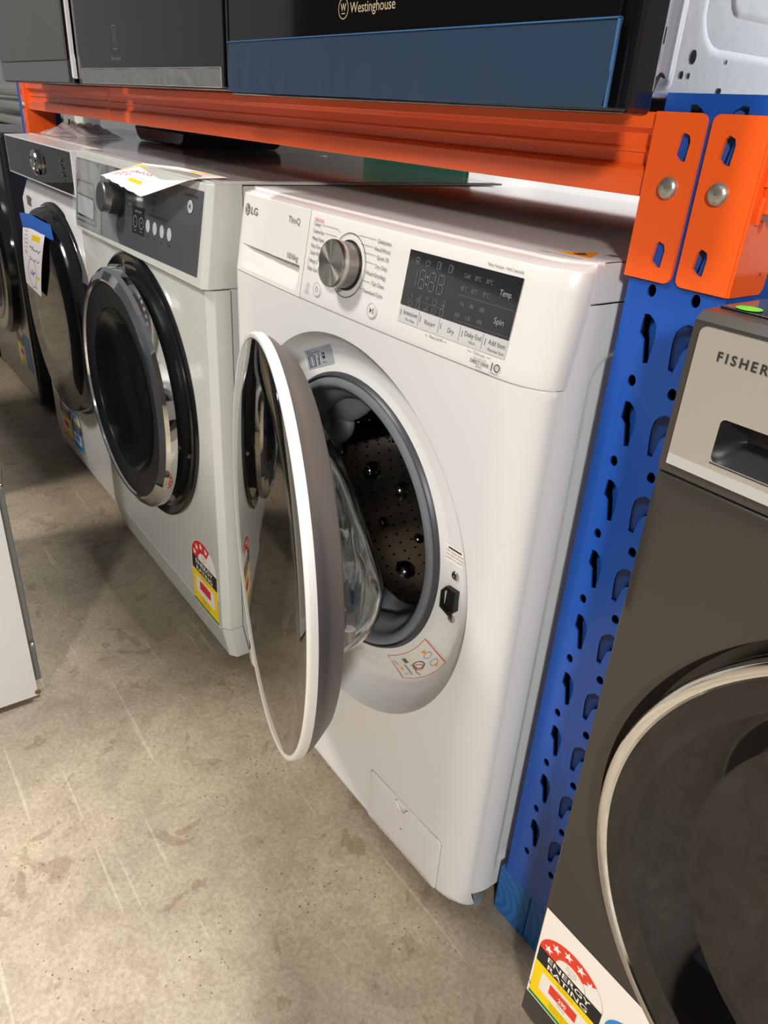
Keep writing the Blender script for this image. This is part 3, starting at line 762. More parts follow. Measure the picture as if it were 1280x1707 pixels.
d.line([(.08, .1), (.08, .62), (.2, .7), (.32, .62), (.32, .1), (.08, .1)], .03, INK, 2); d.line([(.14, .1), (.14, .6)], .02, INK, 2); d.line([(.26, .1), (.26, .6)], .02, INK, 2)
d.line([(.42, .1), (.5, .6), (.46, .7)], .025, INK, 2); d.line([(.5, .1), (.42, .5)], .02, INK, 2)
d.rect(.60, .38, .70, .68, INK, 2); d.rect(.63, .5, .67, .62, SLV, 3); d.text('QR Tag', .58, .15, .09, INK, u1=.72, lv=2)
d.text('MAX. 88.8kg', .06, .86, .07, INK, u1=.35, lv=2); d.text('LAUNDRY WEIGHT', .06, .76, .06, INK, u1=.55, lv=2); d.text('MAX. 8888', .66, .86, .07, INK, u1=.95, lv=2)
d.build('instruction_sticker', lambda u, v, off: surmap(*bil(u, v), off), LG, 'silver rectangular sticker with pictograms')
d = Decal()
c0 = GC
def arcm(u, v, off):
    a = -1.02 + .52 * u; r = .196 + .036 * v
    return surmap(c0[0] + r * math.cos(a), c0[1] + r * math.sin(a) , off)
d.rect(0, 0, 1, 1, mat('clear_sticker', (214, 214, 206), .3), 0, 12)
for pts in ([(0, 0), (.25, 0), (.5, 0), (.75, 0), (1, 0)], [(0, 1), (.25, 1), (.5, 1), (.75, 1), (1, 1)], [(0, 0), (0, 1)], [(1, 0), (1, 1)]): d.line(pts, .018, REDO, 2)
for cx, cy, r_, mt in ((.80, .42, .10, INKL), (.80, .72, .10, INKL), (.50, .55, .14, INKG), (.46, .62, .12, RED)): d.ring(cx, cy, r_ * .75, r_, mt, 2, 24)
d.poly([(.74, .2), (.84, .24), (.78, .36)], ORP, 3); d.poly([(.78, .78), (.86, .80), (.80, .92)], ORP, 3); d.poly([(.08, .5), (.14, .52), (.10, .7)], ORP, 3)
d.rect(.27, .16, .36, .36, INKG, 2); d.rect(.21, .4, .25, .85, INKL, 2); d.line([(.34, .45), (.42, .6), (.34, .75), (.4, .9)], .02, INKG, 2); d.line([(.06, .2), (.1, .4)], .02, INKG, 2); d.text('Care', .08, .78, .08, INKG, u1=.16, lv=2)
d.build('warning_sticker', arcm, LG, 'curved clear sticker with orange outline and care pictures')
# sticker on the lid
d = Decal()
tri = [(.538, .044), (.558, .100), (.592, .054)]
tri = [(.536, .047), (.561, .098), (.586, .054)]
d.poly(tri, BLKP, 0); cxy = (sum(p[0] for p in tri) / 3, sum(p[1] for p in tri) / 3)
d.poly([(cxy[0] + (a - cxy[0]) * .8, cxy[1] + (b - cxy[1]) * .8) for a, b in tri], ORP, 1)
d.poly([(.556, .062), (.562, .060), (.566, .070), (.560, .074)], BLKP, 2); d.line([(.560, .060), (.570, .066)], .002, BLKP, 2)
for i in range(3): d.line([(.530 + .003 * i, .044 - .0012 * i), (.580, .050 - .0025 * i - .001)], .0008, INKG, 1)
d.rect(.572, .086, .583, .096, INKG, 1)
d.build('hazard_sticker', lambda u, v, off: (u, v, .850 + off), LG, 'orange triangular warning sticker on the lid')
d = Decal(); energy(d, .006, .020, .09, .085, 4, '', BLUP, ('WATER', 'RATING'), BLUP, BLUP); d.build('rating_sticker', lambda u, v, off: (u, prof(u) + (.010 * ((.035 - v) / .017) ** 2 if v < .035 else 0) - off, v), LG, 'blue water rating sticker low on the left')

# ---- the open door
TH = -.31; TI = -.013
dX = Vector((math.cos(TH), math.sin(TH), 0)); dN0 = Vector((-math.sin(TH), math.cos(TH), 0))
dZ = (Vector((0, 0, 1)) * math.cos(TI) + Vector((math.sin(TH), -math.cos(TH), 0)) * math.sin(TI)).normalized()
dN = dX.cross(dZ) * -1
if dN.dot(dN0) < 0: dN = -dN
DC = Vector((.3215, -.1292, .485))
dm = MB()
dm.lathe([(.2425, .0015), (.2430, -.0005), (.2470, -.0010), (.2490, .0003), (.2495, .003), (.2490, .0095)], DC, dX, dZ, dN, WHITE_P, 160)
dm.lathe([(.2490, .0095), (.2480, .0100), (.2440, .018), (.2370, .026), (.2290, .034), (.2230, .040), (.2180, .0425), (.168, .044)], DC, dX, dZ, dN, TAUPE, 160)
door = dm.build('door', LG, 'round porthole door swung open', smooth=50)
dg = MB(); dg.lathe([(.2428, .0018), (.2424, .0), (.2415, -.0006), (.20, -.0015), (.12, -.0026), (.05, -.0031), (.0005, -.0033)], DC, dX, dZ, dN, MIRR, 160)
dg.build('outer_glass', door, 'tinted mirror glass', smooth=60)
bw = MB()
def wob(a, h, r):
    return (.0010 * math.sin(a * 7 + h * 20) + .0006 * math.sin(a * 15 + h * 10)) * min(1, max(0, (h - .05) / .03))
op = [(.166, .040), (.164, .048), (.158, .062), (.152, .080), (.146, .096), (.136, .109), (.118, .116), (.08, .118), (.05, .118), (.0005, .118)]
ip = [(.0005, .114), (.05, .114), (.08, .114), (.115, .112), (.131, .106), (.141, .094), (.147, .078), (.153, .061), (.159, .048), (.161, .040)]
BSK = Matrix.Identity(4)
bw.lathe(op + ip, DC + dZ * .020, dX, dZ, dN, GLASS, 140, closed=False, wob=wob)
def skewbowl(p):
    q_ = p - DC; h = q_.dot(dN); z = q_.dot(dZ)
    if h > .045: p = p + dN * (max(0, -z) * .03 * min(1, (h - .045) / .06)) - dN * (max(0, z) * .28 * min(1, (h - .045) / .06))
    return p
bw.warp(skewbowl)
bw.build('glass_bowl', door, 'deep clear glass bowl of the door', smooth=70)
rg = MB(); rg.lathe([(.205, .043), (.200, .047), (.172, .048), (.166, .046), (.166, .040)], DC, dX, dZ, dN, mat('grey_door_liner', (150, 148, 146), .35), 120); rg.build('inner_ring', door, smooth=40)
def dpt(a, b, h): return DC + dX * a + dZ * b + dN * h
hk = MB(); ha = .186; hb = -.004
hk.prism([(ha - .010, .044), (ha + .002, .044), (ha + .002, .060), (ha + .0, .064), (ha - .005, .064), (ha - .010, .060)], hb - .008, hb + .006, lambda a, b, h: dpt(a, h, b), mat('latch_metal', (176, 170, 162), .3, .6))
hk.build('latch_hook', door, 'metal latch hook', bevel=.001)
hk2 = MB(); hk2.prism([(ha - .014, .044), (ha + .004, .044), (ha + .004, .052), (ha - .014, .052)], .008, .030, lambda a, b, h: dpt(a, h, b), TAUPE); hk2.build('latch_base', door, bevel=.001)
hg = MB(); hg.prism([(-.245, .02), (-.215, .02), (-.215, .07), (-.245, .06)], -.05, .05, lambda a, b, h: dpt(a, h, b), STEEL); hg.build('hinge', door, bevel=.002)

# ------------------------------------------------------------------ generic appliance pieces
def rbox(name, x0, x1, y0, y1, z0, z1, mt, parent, bevel=.004, label=None):
    return MB().box(x0, x1, y0, y1, z0, z1, mt).build(name, parent, label, bevel=bevel, seg=3)

# ------------------------------------------------------------------ second machine (white, grey panel, chrome ring)
W2 = thing('washing_machine', 'white front loader with grey gloss control panel and chrome-ringed door, left of the open machine', 'washing machine', (-.335, .27, 0))
YAW = 0.0; O2 = Vector((-.024, -.033, 0)); RZ2 = Matrix.Translation(O2) @ Matrix.Diagonal((1.05, 1, 1, 1))
# local frame: x from -.6 to 0, y from 0 (front) back
def L2(mb): return mb.xf(RZ2)
def f2(x, z):
    y = 0
    if z > .707: y = -.008 + .042 * (z - .707) / .143
    if z < .09: y = .014 * (.09 - z) / .09 - 0.0
    return y
b = MB()
for z0, z1, nm in ((.092, .706, 'm'),):
    pl = [(-.600, .014), (-.592, .0), (-.016, .0), (0, .014), (0, .036), (-.0, .036), (-.6, .036)]
    b.prism([(x, y) for x, y in [(-.600, .012), (-.590, 0), (-.012, 0), (0, .010), (0, .036), (-.600, .036)]], z0, z1, lambda a, c, h: (a, c, h), WHITE_C)
L2(b).build('front_panel', W2, bevel=.0015)
b = MB(); b.prism([(-.600, .012), (-.590, 0), (-.012, 0), (0, .010), (0, .036), (-.600, .036)], .024, .0905, lambda a, c, h: (a * (1 if h > .05 else .985), c + (0 if h > .05 else .012), h), WHITE_C)
L2(b).build('plinth', W2, bevel=.0015)
b = MB()
b.prism([(-.602, 0), (-.594, -.008), (-.008, -.008), (0, 0), (0, .060), (-.602, .060)], .7075, .850, lambda a, c, h: (a, c + (.018 if h > .8 and c < .03 else 0), h), WHITE_C)
L2(b).build('control_panel', W2, bevel=.002)
b = MB(); b.box(-.595, -.004, .037, .55, .03, .848, WHITE_C); L2(b).build('cabinet', W2, bevel=.003)
b = MB(); b.box(-.602, 0, .017, .56, .8495, .8525, WHITE_C); b.box(-.594, -.008, .03, .55, .8525, .8530, LIDTOP); L2(b).build('lid', W2, bevel=.0015)
def m2(u, v, off):
    y = -.008 + .018 * (v - .7075) / .1425 if v > .707 else (0 if v > .09 else .012 * (.09 - v) / .066)
    p = RZ2 @ Vector((u, y - off, v)); return p
W2c = -.300
d = Decal(); d.poly([(-.594, .714), (-.022, .722), (-.014, .839), (-.594, .839)], PANELG, 0); pan2 = d.build('fascia', m2, W2, 'grey gloss fascia')
d = Decal()
d.text('START/PAUSE', -.079, .8270, .0042, BLKP, u1=-.034, lv=2); d.disc(-.057, .8145, .0105, BLKP, 2); d.disc(-.057, .8145, .0092, STRIP, 3); d.poly([(-.061, .8105), (-.061, .8185), (-.056, .8145)], BLKP, 4); d.line([(-.0545, .8105), (-.0545, .8185)], .0014, BLKP, 4)
for x in (-.215, -.186, -.157, -.128): d.disc(x, .7655, .0085, STRIP, 2, sy=1.15)
for i, x in enumerate((-.215, -.186, -.157, -.128)):
    d.text(('Temp.', 'Spin', 'Dry', 'Options')[i], x, .748, .0034, BLKP, align='c', lv=2)
d.rect(-.285, .746, -.230, .789, BLKP, 1)
for x, s_ in ((-.271, '-'), (-.244, '+')): d.ring(x, .765, .0085, .0095, INKL, 2); d.text(s_, x, .762, .008, INKL, align='c', lv=2)
d.text('DELAY END', -.272, .780, .0032, INKL, u1=-.243, lv=2); d.text('Less', -.275, .7505, .0028, INKL, u1=-.267, lv=2); d.text('More', -.248, .7505, .0028, INKL, u1=-.240, lv=2)
for i, t in enumerate(('Cottons', 'Synthetics', 'Delicates', 'Wool')): d.text(t, -.200, .823 - .011 * i, .0038, BLKP, lv=2); d.text(('Quick', 'Mix', 'Steam', 'Bedding')[i], -.305, .818 - .010 * i, .0035, INKL, lv=2)
d.text('VAPOUR REFRESH OPTIONS', -.215, .782, .0030, BLKP, u1=-.135, lv=2)
d.build('printed_lettering', m2, pan2)
k2N = Vector((0, -1, .13)).normalized(); k2U = EX.copy(); k2V = k2U.cross(k2N) * -1
c = m2(-.348, .791, 0)
dl = MB(); dl.lathe([(.030, 0), (.030, .004), (.0265, .0045), (.0262, .020), (.025, .022)], c, k2U, k2V, k2N, BLACKM, 48); dl.lathe([(.0255, .0215), (.0250, .032), (.0225, .034), (.0005, .034)], c, k2U, k2V, k2N, STEEL, 48); dl.build('programme_dial', W2, 'silver dial with black collar', smooth=35)
# drawer
dwr = MB(); dwr.grid(lambda u, v: tuple(m2(-.592 + .150 * u, .718 + .118 * v, .002)), 2, 2, mat('silver_drawer_front', (150, 150, 150), .15, .4, coat=.8))
drw2 = dwr.build('detergent_drawer', W2, 'glossy grey drawer front')
b = MB(); fr = [(-.588, .728), (-.470, .728), (-.470, .775), (-.485, .800), (-.580, .800)]; ins = [(-.562, .741), (-.496, .741), (-.496, .776), (-.562, .776)]
d = Decal(); d.line(fr + fr[:1], .003, STEEL, 3); d.poly([(-.583, .736), (-.478, .736), (-.478, .775), (-.583, .777)], BLKP, 3); d.poly([(-.577, .740), (-.482, .738), (-.482, .772), (-.577, .774)], INKL, 5); d.build('drawer_grip', m2, drw2, base=.0022)
# wrinkled clear film over the left of the fascia
b = MB()
R_ = random.Random(3); ph = [R_.uniform(0, 6) for _ in range(6)]
b.grid(lambda u, v: tuple(m2(-.598 + .260 * u, .60 + .240 * v, .006 + .0025 * math.sin(9 * u + 4 * v + ph[0]) + .002 * math.sin(17 * v - 6 * u + ph[1]) + .0015 * math.sin(30 * u * v + ph[2]))), 50, 40, FILM)
film2 = b.build('protective_film', W2, 'wrinkled clear plastic film', smooth=80)
# porthole
R2 = Matrix.Identity(3); u2 = R2 @ EX; n2 = R2 @ EY
P2 = RZ2 @ Vector((W2c, 0, .462))
b = MB(); b.lathe([(.247, -.0005), (.246, -.006), (.242, -.008), (.2275, -.0015)], P2, u2, EZ, n2, mat('smoked_chrome', (84, 84, 86), .14, 1.0), 140); b.lathe([(.2275, -.0015), (.226, -.005), (.222, -.0015), (.212, -.0012), (.19, -.0012)], P2, u2, EZ, n2, BLACK, 140); b.build('door_surround', W2, 'black glossy door surround', smooth=50)
b = MB()
b.lathe([(.150, -.044), (.185, -.046), (.198, -.048)], P2, u2, EZ, n2, BLACKM, 140)
b.lathe([(.198, -.048), (.1995, -.052), (.203, -.053), (.216, -.046)], P2, u2, EZ, n2, CHROME, 140)
b.lathe([(.216, -.046), (.2220, -.040), (.2225, -.028), (.2215, -.0265)], P2, u2, EZ, n2, CHROME, 140)
b.lathe([(.2215, -.0265), (.206, -.025), (.204, -.001)], P2, u2, EZ, n2, BLACKM, 140)
dr2 = b.build('door', W2, 'chrome-ringed porthole door', smooth=22)
b = MB(); b.lathe([(.153, -.046), (.150, -.040), (.140, -.030), (.125, -.016), (.10, -.008), (.05, -.005), (.0005, -.004)], P2, u2, EZ, n2, mat('dark_porthole_glass', (16, 16, 17), .18), 120); b.build('door_glass', dr2, 'dark concave porthole glass', smooth=60)
b = MB(); b.tube([P2 + u2 * .200 - n2 * .012 + EZ * -.05, P2 + u2 * .226 - n2 * .010 + EZ * -.05], .004, STEEL); b.build('hinge_pin', dr2)
d = Decal(); energy(d, -.131, .088, .106, .150, 4, '', RED); d.build('rating_sticker', m2, W2, 'energy rating sticker in red, black and yellow')
b = MB(); b.box(-.035, -.031, .011, .02, .463, .478, BLACKM); 
for x in (-.55, -.05):
    for y in (.08, .5):
        L2(MB().lathe([(.001, 0), (.022, 0), (.024, .003), (.022, .012), (.010, .014), (.010, .03)], (x, y, 0), EX, EY, EZ, BLACKM, 16)).build('foot', W2)

# price sheet on second machine
pp = Decal()
def poly3(pts, t):
    for (t0, p0), (t1, p1) in zip(pts, pts[1:]):
        if t <= t1:
            k = (t - t0) / (t1 - t0); return Vector(p0).lerp(Vector(p1), k)
    return Vector(pts[-1][1])
BACKE = [(0, (-.385, -.060, .829)), (.25, (-.304, -.014, .8545)), (.6, (-.224, .016, .8555)), (1, (-.060, .022, .8550))]
FRONTE = [(0, (-.385, -.060, .829)), (.55, (-.185, -.064, .8165)), (.9, (-.056, -.034, .8535)), (1, (-.060, .022, .8550))]
def sheet(u, v, off):
    p = poly3(FRONTE, u).lerp(poly3(BACKE, u), v)
    p.z += .003 * math.sin(PI * v) * math.sin(PI * min(1, u * 1.2)) + off + (.0012 * math.sin(60 * u) if (v < .05 and u < .5) else 0)
    return p
pp.mb.grid(lambda a, b_: (a, b_, 0), 24, 20, PAPER)
pp.rect(.10, .80, .40, .90, YEL, 1, 6); pp.rect(.72, .86, .95, .94, YEL, 1, 4); pp.rect(.30, .22, .45, .32, YEL, 1, 4)
for i, (u_, v_, w_, h_, mt_) in enumerate(((.06, .35, .22, .16, PENR), (.1, .5, .2, .12, PENR), (.30, .5, .2, .12, PENR), (.5, .62, .2, .1, PENP), (.62, .70, .28, .12, PENR), (.7, .5, .2, .08, PENR), (.3, .36, .25, .02, INKL), (.42, .66, .3, .02, INKL))): scribble(pp, u_, v_, w_, h_, mt_, .008, 22, 2, i)
ps = pp.build('price_sheet', sheet, None, base=.0)
tag(ps, 'white price sheet with pink handwriting and yellow highlights lying on the grey-panelled machine', 'paper')

# ------------------------------------------------------------------ third machine (white body, mirrored panel and black round door)
W3 = thing('washing_machine', 'white front loader with mirror-dark control panel and big black mirror door, blue-taped tag on it', 'washing machine', (-.94, .27, 0))
X3, X3R = -1.243, -.662
b = MB(); b.box(X3, X3R, .03, .56, .03, .846, WHITE); b.build('cabinet', W3, bevel=.004)
b = MB(); b.prism([(.03, .022), (-.004, .022), (-.011, .08), (-.012, .70), (.006, .745), (.03, .757)], X3 + .002, X3R, lambda a, c, h: (h, a, c), WHITE); b.build('front_panel', W3, bevel=.003)
b = MB(); b.prism([(.05, .762), (-.031, .762), (-.031, .848), (.05, .852)], X3, X3R - .002, lambda a, c, h: (h, a, c), WHITE); cp3 = b.build('control_panel', W3, bevel=.0015)
b = MB(); b.box(X3, X3R, .03, .56, .8485, .8525, LIDTOP); b.build('lid', W3, bevel=.001)
d = Decal(); d.rect(X3 + .006, .766, X3R - .006, .8455, MIRRD, 0)
d.build('fascia', lambda u, v, off: (u, -.031 - off, v), W3, 'mirror-dark fascia')
c = Vector((-.935, -.032, .806))
b = MB(); b.lathe([(.027, 0), (.027, .006), (.024, .010), (.0195, .011), (.0190, .008), (.0005, .007)], c, EX, EZ, -EY, CHROME, 48); b.build('programme_dial', W3, 'chrome dial', smooth=35)
for i in range(3):
    b = MB(); b.lathe([(.006, 0), (.006, .003), (.0005, .004)], (-.735 + .004 * i, -.032, .822 - .014 * i), EX, EZ, -EY, CHROME, 16); b.build('button', W3)
P3 = Vector((-.940, -.012, .468))
b = MB(); b.lathe([(.254, .002), (.253, -.006), (.250, -.009), (.246, -.010), (.243, -.022), (.239, -.033), (.236, -.0355), (.234, -.0355)], P3, EX, EZ, EY, BLACK, 140); d3 = b.build('door', W3, 'deep black round door', smooth=40)
b = MB(); b.lathe([(.2345, -.0350), (.232, -.0365), (.12, -.0375), (.0005, -.038)], P3, EX, EZ, EY, MIRRD, 120); b.build('door_glass', d3, 'dark mirror glass', smooth=60)
b = MB(); b.prism([(-1.180, .712), (-1.150, .712), (-1.150, .690), (-1.180, .690)], -.0145, -.0125, lambda a, c, h: (a, h, c), INKG); b.build('badge', W3)
d = Decal(); energy(d, -1.165, .070, .10, .135, 4, '', RED); energy(d, -1.055, .070, .09, .115, 4, '', BLUP, ('WATER', 'RATING'), BLUP, BLUP); d.build('rating_sticker', lambda u, v, off: (u, (-.0120 if v > .08 else -.011) - off - .0008, v), W3, 'energy and water rating stickers')
for x in (X3 + .06, X3R - .06):
    MB().lathe([(.001, 0), (.022, 0), (.022, .012), (.010, .014), (.010, .03)], (x, .08, 0), EX, EY, EZ, BLACKM, 16).build('foot', W3)
# hanging tag with tape
def tagmap(u, v, off):
    p = Vector((-1.137, -.0555, .506)).lerp(Vector((-.988, -.0560, .500)), u).lerp(Vector((-1.070, -.0535, .668)).lerp(Vector((-.849, -.0535, .682)), u), v)
    p.y -= .004 * math.sin(PI * (1 - v)) + off
    return p
d = Decal(); d.mb.grid(lambda a, b_: (a, b_, 0), 10, 16, PAPER)
d.rect(.10, .52, .28, .92, YEL, 1); d.rect(.46, .76, .82, .84, YEL, 1); d.rect(.76, .22, .92, .27, YEL, 1)
for i in range(6): d.line([(.12, .56 + .06 * i), (.26, .56 + .06 * i)], .008, INK, 2)
scribble(d, .35, .60, .55, .07, INK, .012, 16, 2, 20); scribble(d, .35, .46, .55, .06, PENP, .012, 16, 2, 21); scribble(d, .42, .22, .25, .1, PENP, .014, 18, 2, 22)
d.ring(.5, .26, .215, .23, INKL, 2); d.text('Size', .18, .68, .02, INKG, lv=2); d.text('price tag', .6, .06, .03, INKG, lv=2, narrow=1.2)
tg = d.build('price_tag', tagmap, None, base=.0005)
tag(tg, 'long white handwritten price tag hanging from blue tape on the black door', 'tag')
d = Decal(); d.mb.grid(lambda a, b_: (a, b_, 0), 12, 4, TAPE)
tp = d.build('tape_strip', lambda u, v, off: Vector((-1.078 + .290 * u - .012 * v, -.0548 - off, .650 + .032 * v + .016 * u + .004 * math.sin(5 * u))), None, base=.0008)
tag(tp, 'strip of blue masking tape holding the price tag', 'tape')

# crumpled clear wrap on top of the third machine
b = MB(); R_ = random.Random(11)
def wrapf(u, v):
    x = -1.230 + .15 * u; y = .05 + .17 * v
    e = math.sin(PI * u) * math.sin(PI * v)
    return (x, y, .8540 + .030 * e ** .6 * (1 - .5 * u) + .008 * math.sin(14 * u + 9 * v) * e + .005 * math.sin(31 * v - 17 * u) * e)
b.grid(wrapf, 40, 36, film_mat('wrap_film', (.8, .75, .72, 1), .55, 1.0, 18)); o = b.build('plastic_wrap', smooth=25); tag(o, 'crumpled clear plastic wrap lying on the mirror-panelled machine', 'plastic wrap')

# black item on top (an upturned hob / lid)
b = MB(); DARKT = mat('dark_grey_plastic', (44, 46, 50), .3, coat=.3)
b.prism([(-1.06, .8535), (-.80, .8535), (-.78, .862), (-.77, .886), (-1.10, .886), (-1.08, .862)], .25, .50, lambda a, c, h: (a, h, c), DARKT)
o = b.build('appliance_tray', bevel=.006); tag(o, 'shallow dark grey appliance tray lying on top of the left machines', 'tray')

# ------------------------------------------------------------------ black machine further left
W4 = thing('washing_machine', 'black front loader at the far left end of the row', 'washing machine', (-1.795, .26, 0))
b = MB(); b.box(-2.095, -1.497, .0, .56, .03, .84, mat('black_enamel', (34, 34, 36), .25, coat=.5)); b.build('cabinet', W4, bevel=.012)
b = MB(); b.lathe([(.255, .0), (.252, -.020), (.240, -.030), (.20, -.035), (.17, -.028), (.16, -.010), (.08, -.004), (.0005, -.002)], (-1.795, .0, .47), EX, EZ, EY, BLACK, 120); dd4 = b.build('door', W4, 'black round door', smooth=25)
b = MB(); b.lathe([(.208, -.0345), (.204, -.039), (.200, -.0345)], (-1.795, .0, .47), EX, EZ, EY, STEEL, 120); b.build('door_rim', dd4, 'grey rim')
b = MB(); b.lathe([(.036, 0), (.034, .018), (.028, .024), (.024, .018), (.0005, .016)], (-1.545, -.001, .800), EX, EZ, -EY, CHROME, 40); b.build('programme_dial', W4, 'chrome dial')
d = Decal(); energy(d, -1.70, .13, .09, .15, 4, '', RED); d.rect(-1.60, .13, -1.53, .25, BLUP, 1); d.build('rating_sticker', lambda u, v, off: (u, -off, v), W4)
# slatted grey unit beyond
b = MB(); b.box(-2.65, -2.13, .0, .3, .03, .80, BLACKM)
for i in range(26): b.box(-2.64, -2.14, -.004, .0, .04 + .012 * i, .047 + .012 * i, INKL)
o = b.build('slatted_heater'); tag(o, 'low dark unit with pale horizontal slats beyond the black machine', 'heater')

# ------------------------------------------------------------------ rack
RK = thing('rack_post', 'blue perforated steel rack upright between the open machine and the dark machine', 'rack post', (.662, .11, .083))
PX0, PX1, PZ0, PZ1, PY = .617, .707, .083, .976, .066
tear = [(-.004, -.0005), (.001, 0), (.006, -.003), (.0100, -.008), (.0112, -.0165), (.0105, -.028), (.0092, -.0395), (.0045, -.0405), (.0005, -.0215), (-.0048, -.0165), (-.0045, -.0095)]
holes = []; flaps = []
TZ = [.8165 - .0763 * i for i in range(-2, 9)]
HZ = [.8350 - .0763 * i for i in range(-2, 10)]
for z in TZ:
    if z - .05 < PZ0: continue
    if z > PZ1 - .002: continue
    A = [(.643 + a, z + b_) for a, b_ in tear]; Bb = [(.681 - a + .001, z + b_) for a, b_ in tear]
    holes += [A, Bb[::-1]]; flaps.append(z)
for z in HZ:
    if z > PZ1 - .01 or z < PZ0 + .02: continue
    for x in (.641, .682):
        holes.append([(x + .0042 * math.cos(2 * PI * i / 16), z + .0052 * math.sin(2 * PI * i / 16)) for i in range(16)])
vs, fs = plate2d([(PX0, PZ0), (PX1, PZ0), (PX1, PZ1), (PX0, PZ1)], holes, .002)
b = MB(); b.add([(a, PY + .001 + c, b_) for a, b_, c in vs], fs, BLUE)
b.build('post_face', RK, smooth=25)
b = MB(); b.box(PX0, PX0 + .002, PY + .002, PY + .085, PZ0, PZ1, BLUE); b.box(PX1 - .002, PX1, PY + .002, PY + .085, PZ0, PZ1, BLUE)
b.box(PX0, PX0 + .02, PY + .083, PY + .085, PZ0, PZ1, BLUE); b.box(PX1 - .02, PX1, PY + .083, PY + .085, PZ0, PZ1, BLUE); b.build('post_flange', RK)
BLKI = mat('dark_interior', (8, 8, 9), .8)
for z in flaps:
    for s_, xc in ((1, .643), (-1, .682)):
        b = MB()
        pts = [(.0112, -.002, .0016), (.0112, -.040, .0016), (.0048, -.040, .0060), (.0016, -.0215, .0070), (-.0022, -.0150, .008), (-.0015, -.001, .008)]
        b.add([(xc + s_ * a, PY + c, z + b_) for a, b_, c in pts], [(0, 1, 2, 3), (0, 3, 4, 5)], BLUE_SHADE); b.build('slot_flap', RK)
o = MB().box(PX0 + .004, PX1 - .004, PY + .02, PY + .022, PZ0, PZ1, BLKI).build('shade_backing', RK)  # near-black sheet standing in for the shade inside the hollow post

def clamp(name, x0, x1, ret, parent_label, root=None):
    pass
def round_rect(x0, x1, z0, z1, r, which=(1, 1, 1, 1)):
    out = []
    for k, (cx, cz, sx, sz) in enumerate(((x1, z1, -1, -1), (x0, z1, 1, -1), (x0, z0, 1, 1), (x1, z0, -1, 1))):
        if not which[k]: out.append((cx, cz)); continue
        for i in range(7): a = (k + i / 6) * PI / 2; out.append((cx + sx * r + r * math.cos(a), cz + sz * r + r * math.sin(a)))
    return out
def slot(x, z, s=1, w=1): return [(x + s * a * w, z + b_) for a, b_ in ((-.002, 0), (.003, -.002), (.0045, -.006), (.0035, -.0195), (-.001, -.0195), (-.0065, -.0155), (-.0050, -.003))]
BM = thing('rack_beam', 'orange stepped steel rack beam carrying the ovens above the machines', 'rack beam', (-.39, .08, .903))
bprof = [(.0665, .903), (.0665, .922), (.069, .9245), (.074, .926), (.074, .934), (.0725, .9345), (.0725, .9375), (.074, .938), (.074, .948), (.070, .950), (.0665, .952), (.0665, .963), (.105, .963), (.105, .903)]
BX0, BX1 = -1.382, .6155
b = MB(); b.prism(bprof, BX0, BX1, lambda a, c, h: (h, a, c), ORANGE); b.build('beam_profile', BM, bevel=.0012)
CY = .0625
vs, fs = plate2d(round_rect(.6165, .6575, .843, .9635, .006, (1, 0, 0, 1)), [slot(.6435, .9505), slot(.6425, .8735)], .003)
b = MB(); b.add([(a, CY + .0015 + c, b_) for a, b_, c in vs], fs, ORANGE); b.box(.6135, .6165, CY, .112, .843, .9635, ORANGE); b.build('end_connector', BM, 'orange slotted end plate')
def bolt(x, z, parent):
    MB().lathe([(.0082, 0), (.0082, .0015), (.0072, .0034), (.0045, .0046), (.0005, .0050)], (x, CY, z), EX, EZ, -EY, mat('zinc_bolt', (190, 188, 176), .35, .8, bump=.2, bscale=300), 28).build('bolt', parent, 'domed zinc bolt', smooth=50)
bolt(.638, .912, BM)
vs, fs = plate2d(round_rect(-1.430, -1.389, .843, .9635, .006, (0, 1, 1, 0)), [slot(-1.415, .9505), slot(-1.415, .8735)], .003)
b = MB(); b.add([(a, CY + .0015 + c, b_) for a, b_, c in vs], fs, ORANGE); b.box(-1.389, -1.385, CY, .135, .843, .9635, ORANGE); b.build('end_connector', BM, 'orange slotted end plate'); bolt(-1.410, .912, BM)
b = MB(); b.box(-.70, -.696, .0655, .0665, .903, .963, mat('orange_seam', (255, 120, 60), .4)); b.build('weld_seam', BM)
BR = thing('rack_beam', 'short visible end of an orange rack beam bolted to the right side of the blue post', 'rack beam', (1.2, .1, .843))
vs, fs = plate2d(round_rect(.6625, .7075, .843, .9635, .006, (0, 1, 1, 0)), [slot(.6805, .9505), slot(.6805, .8735)], .003)
b = MB(); b.add([(a, CY + .0015 + c, b_) for a, b_, c in vs], fs, ORANGE)
b.build('end_connector', BR, 'orange slotted end plate')
vs, fs = plate2d([(.0635, .843), (.105, .843), (.109, .847), (.109, .9635), (.0635, .9635)], [[(.098 + .003 * math.cos(2 * PI * i / 14), .856 + .004 * math.sin(2 * PI * i / 14)) for i in range(14)], [(.080 + .003 * math.cos(2 * PI * i / 14), .893 + .005 * math.sin(2 * PI * i / 14)) for i in range(14)]], .003)
b = MB(); b.add([(.7080 + c, a, b_) for a, b_, c in vs], fs, ORANGE); b.build('connector_return', BR)
b = MB(); b.prism([(.072, .902), (.072, .922), (.080, .925), (.080, .948), (.072, .951), (.072, .963), (.108, .963), (.108, .902)], .7095, 1.8, lambda a, c, h: (h, a, c), ORANGE); b.build('beam_profile', BR, bevel=.001)
for z_ in (.905, .93, .957):
    b = MB(); b.tube([(.7105, .072, z_ - .010), (.7105, .071, z_), (.7105, .072, z_ + .008)], .0025, ORANGE); b.build('weld_bead', BR)
bolt(.681, .912, BR)
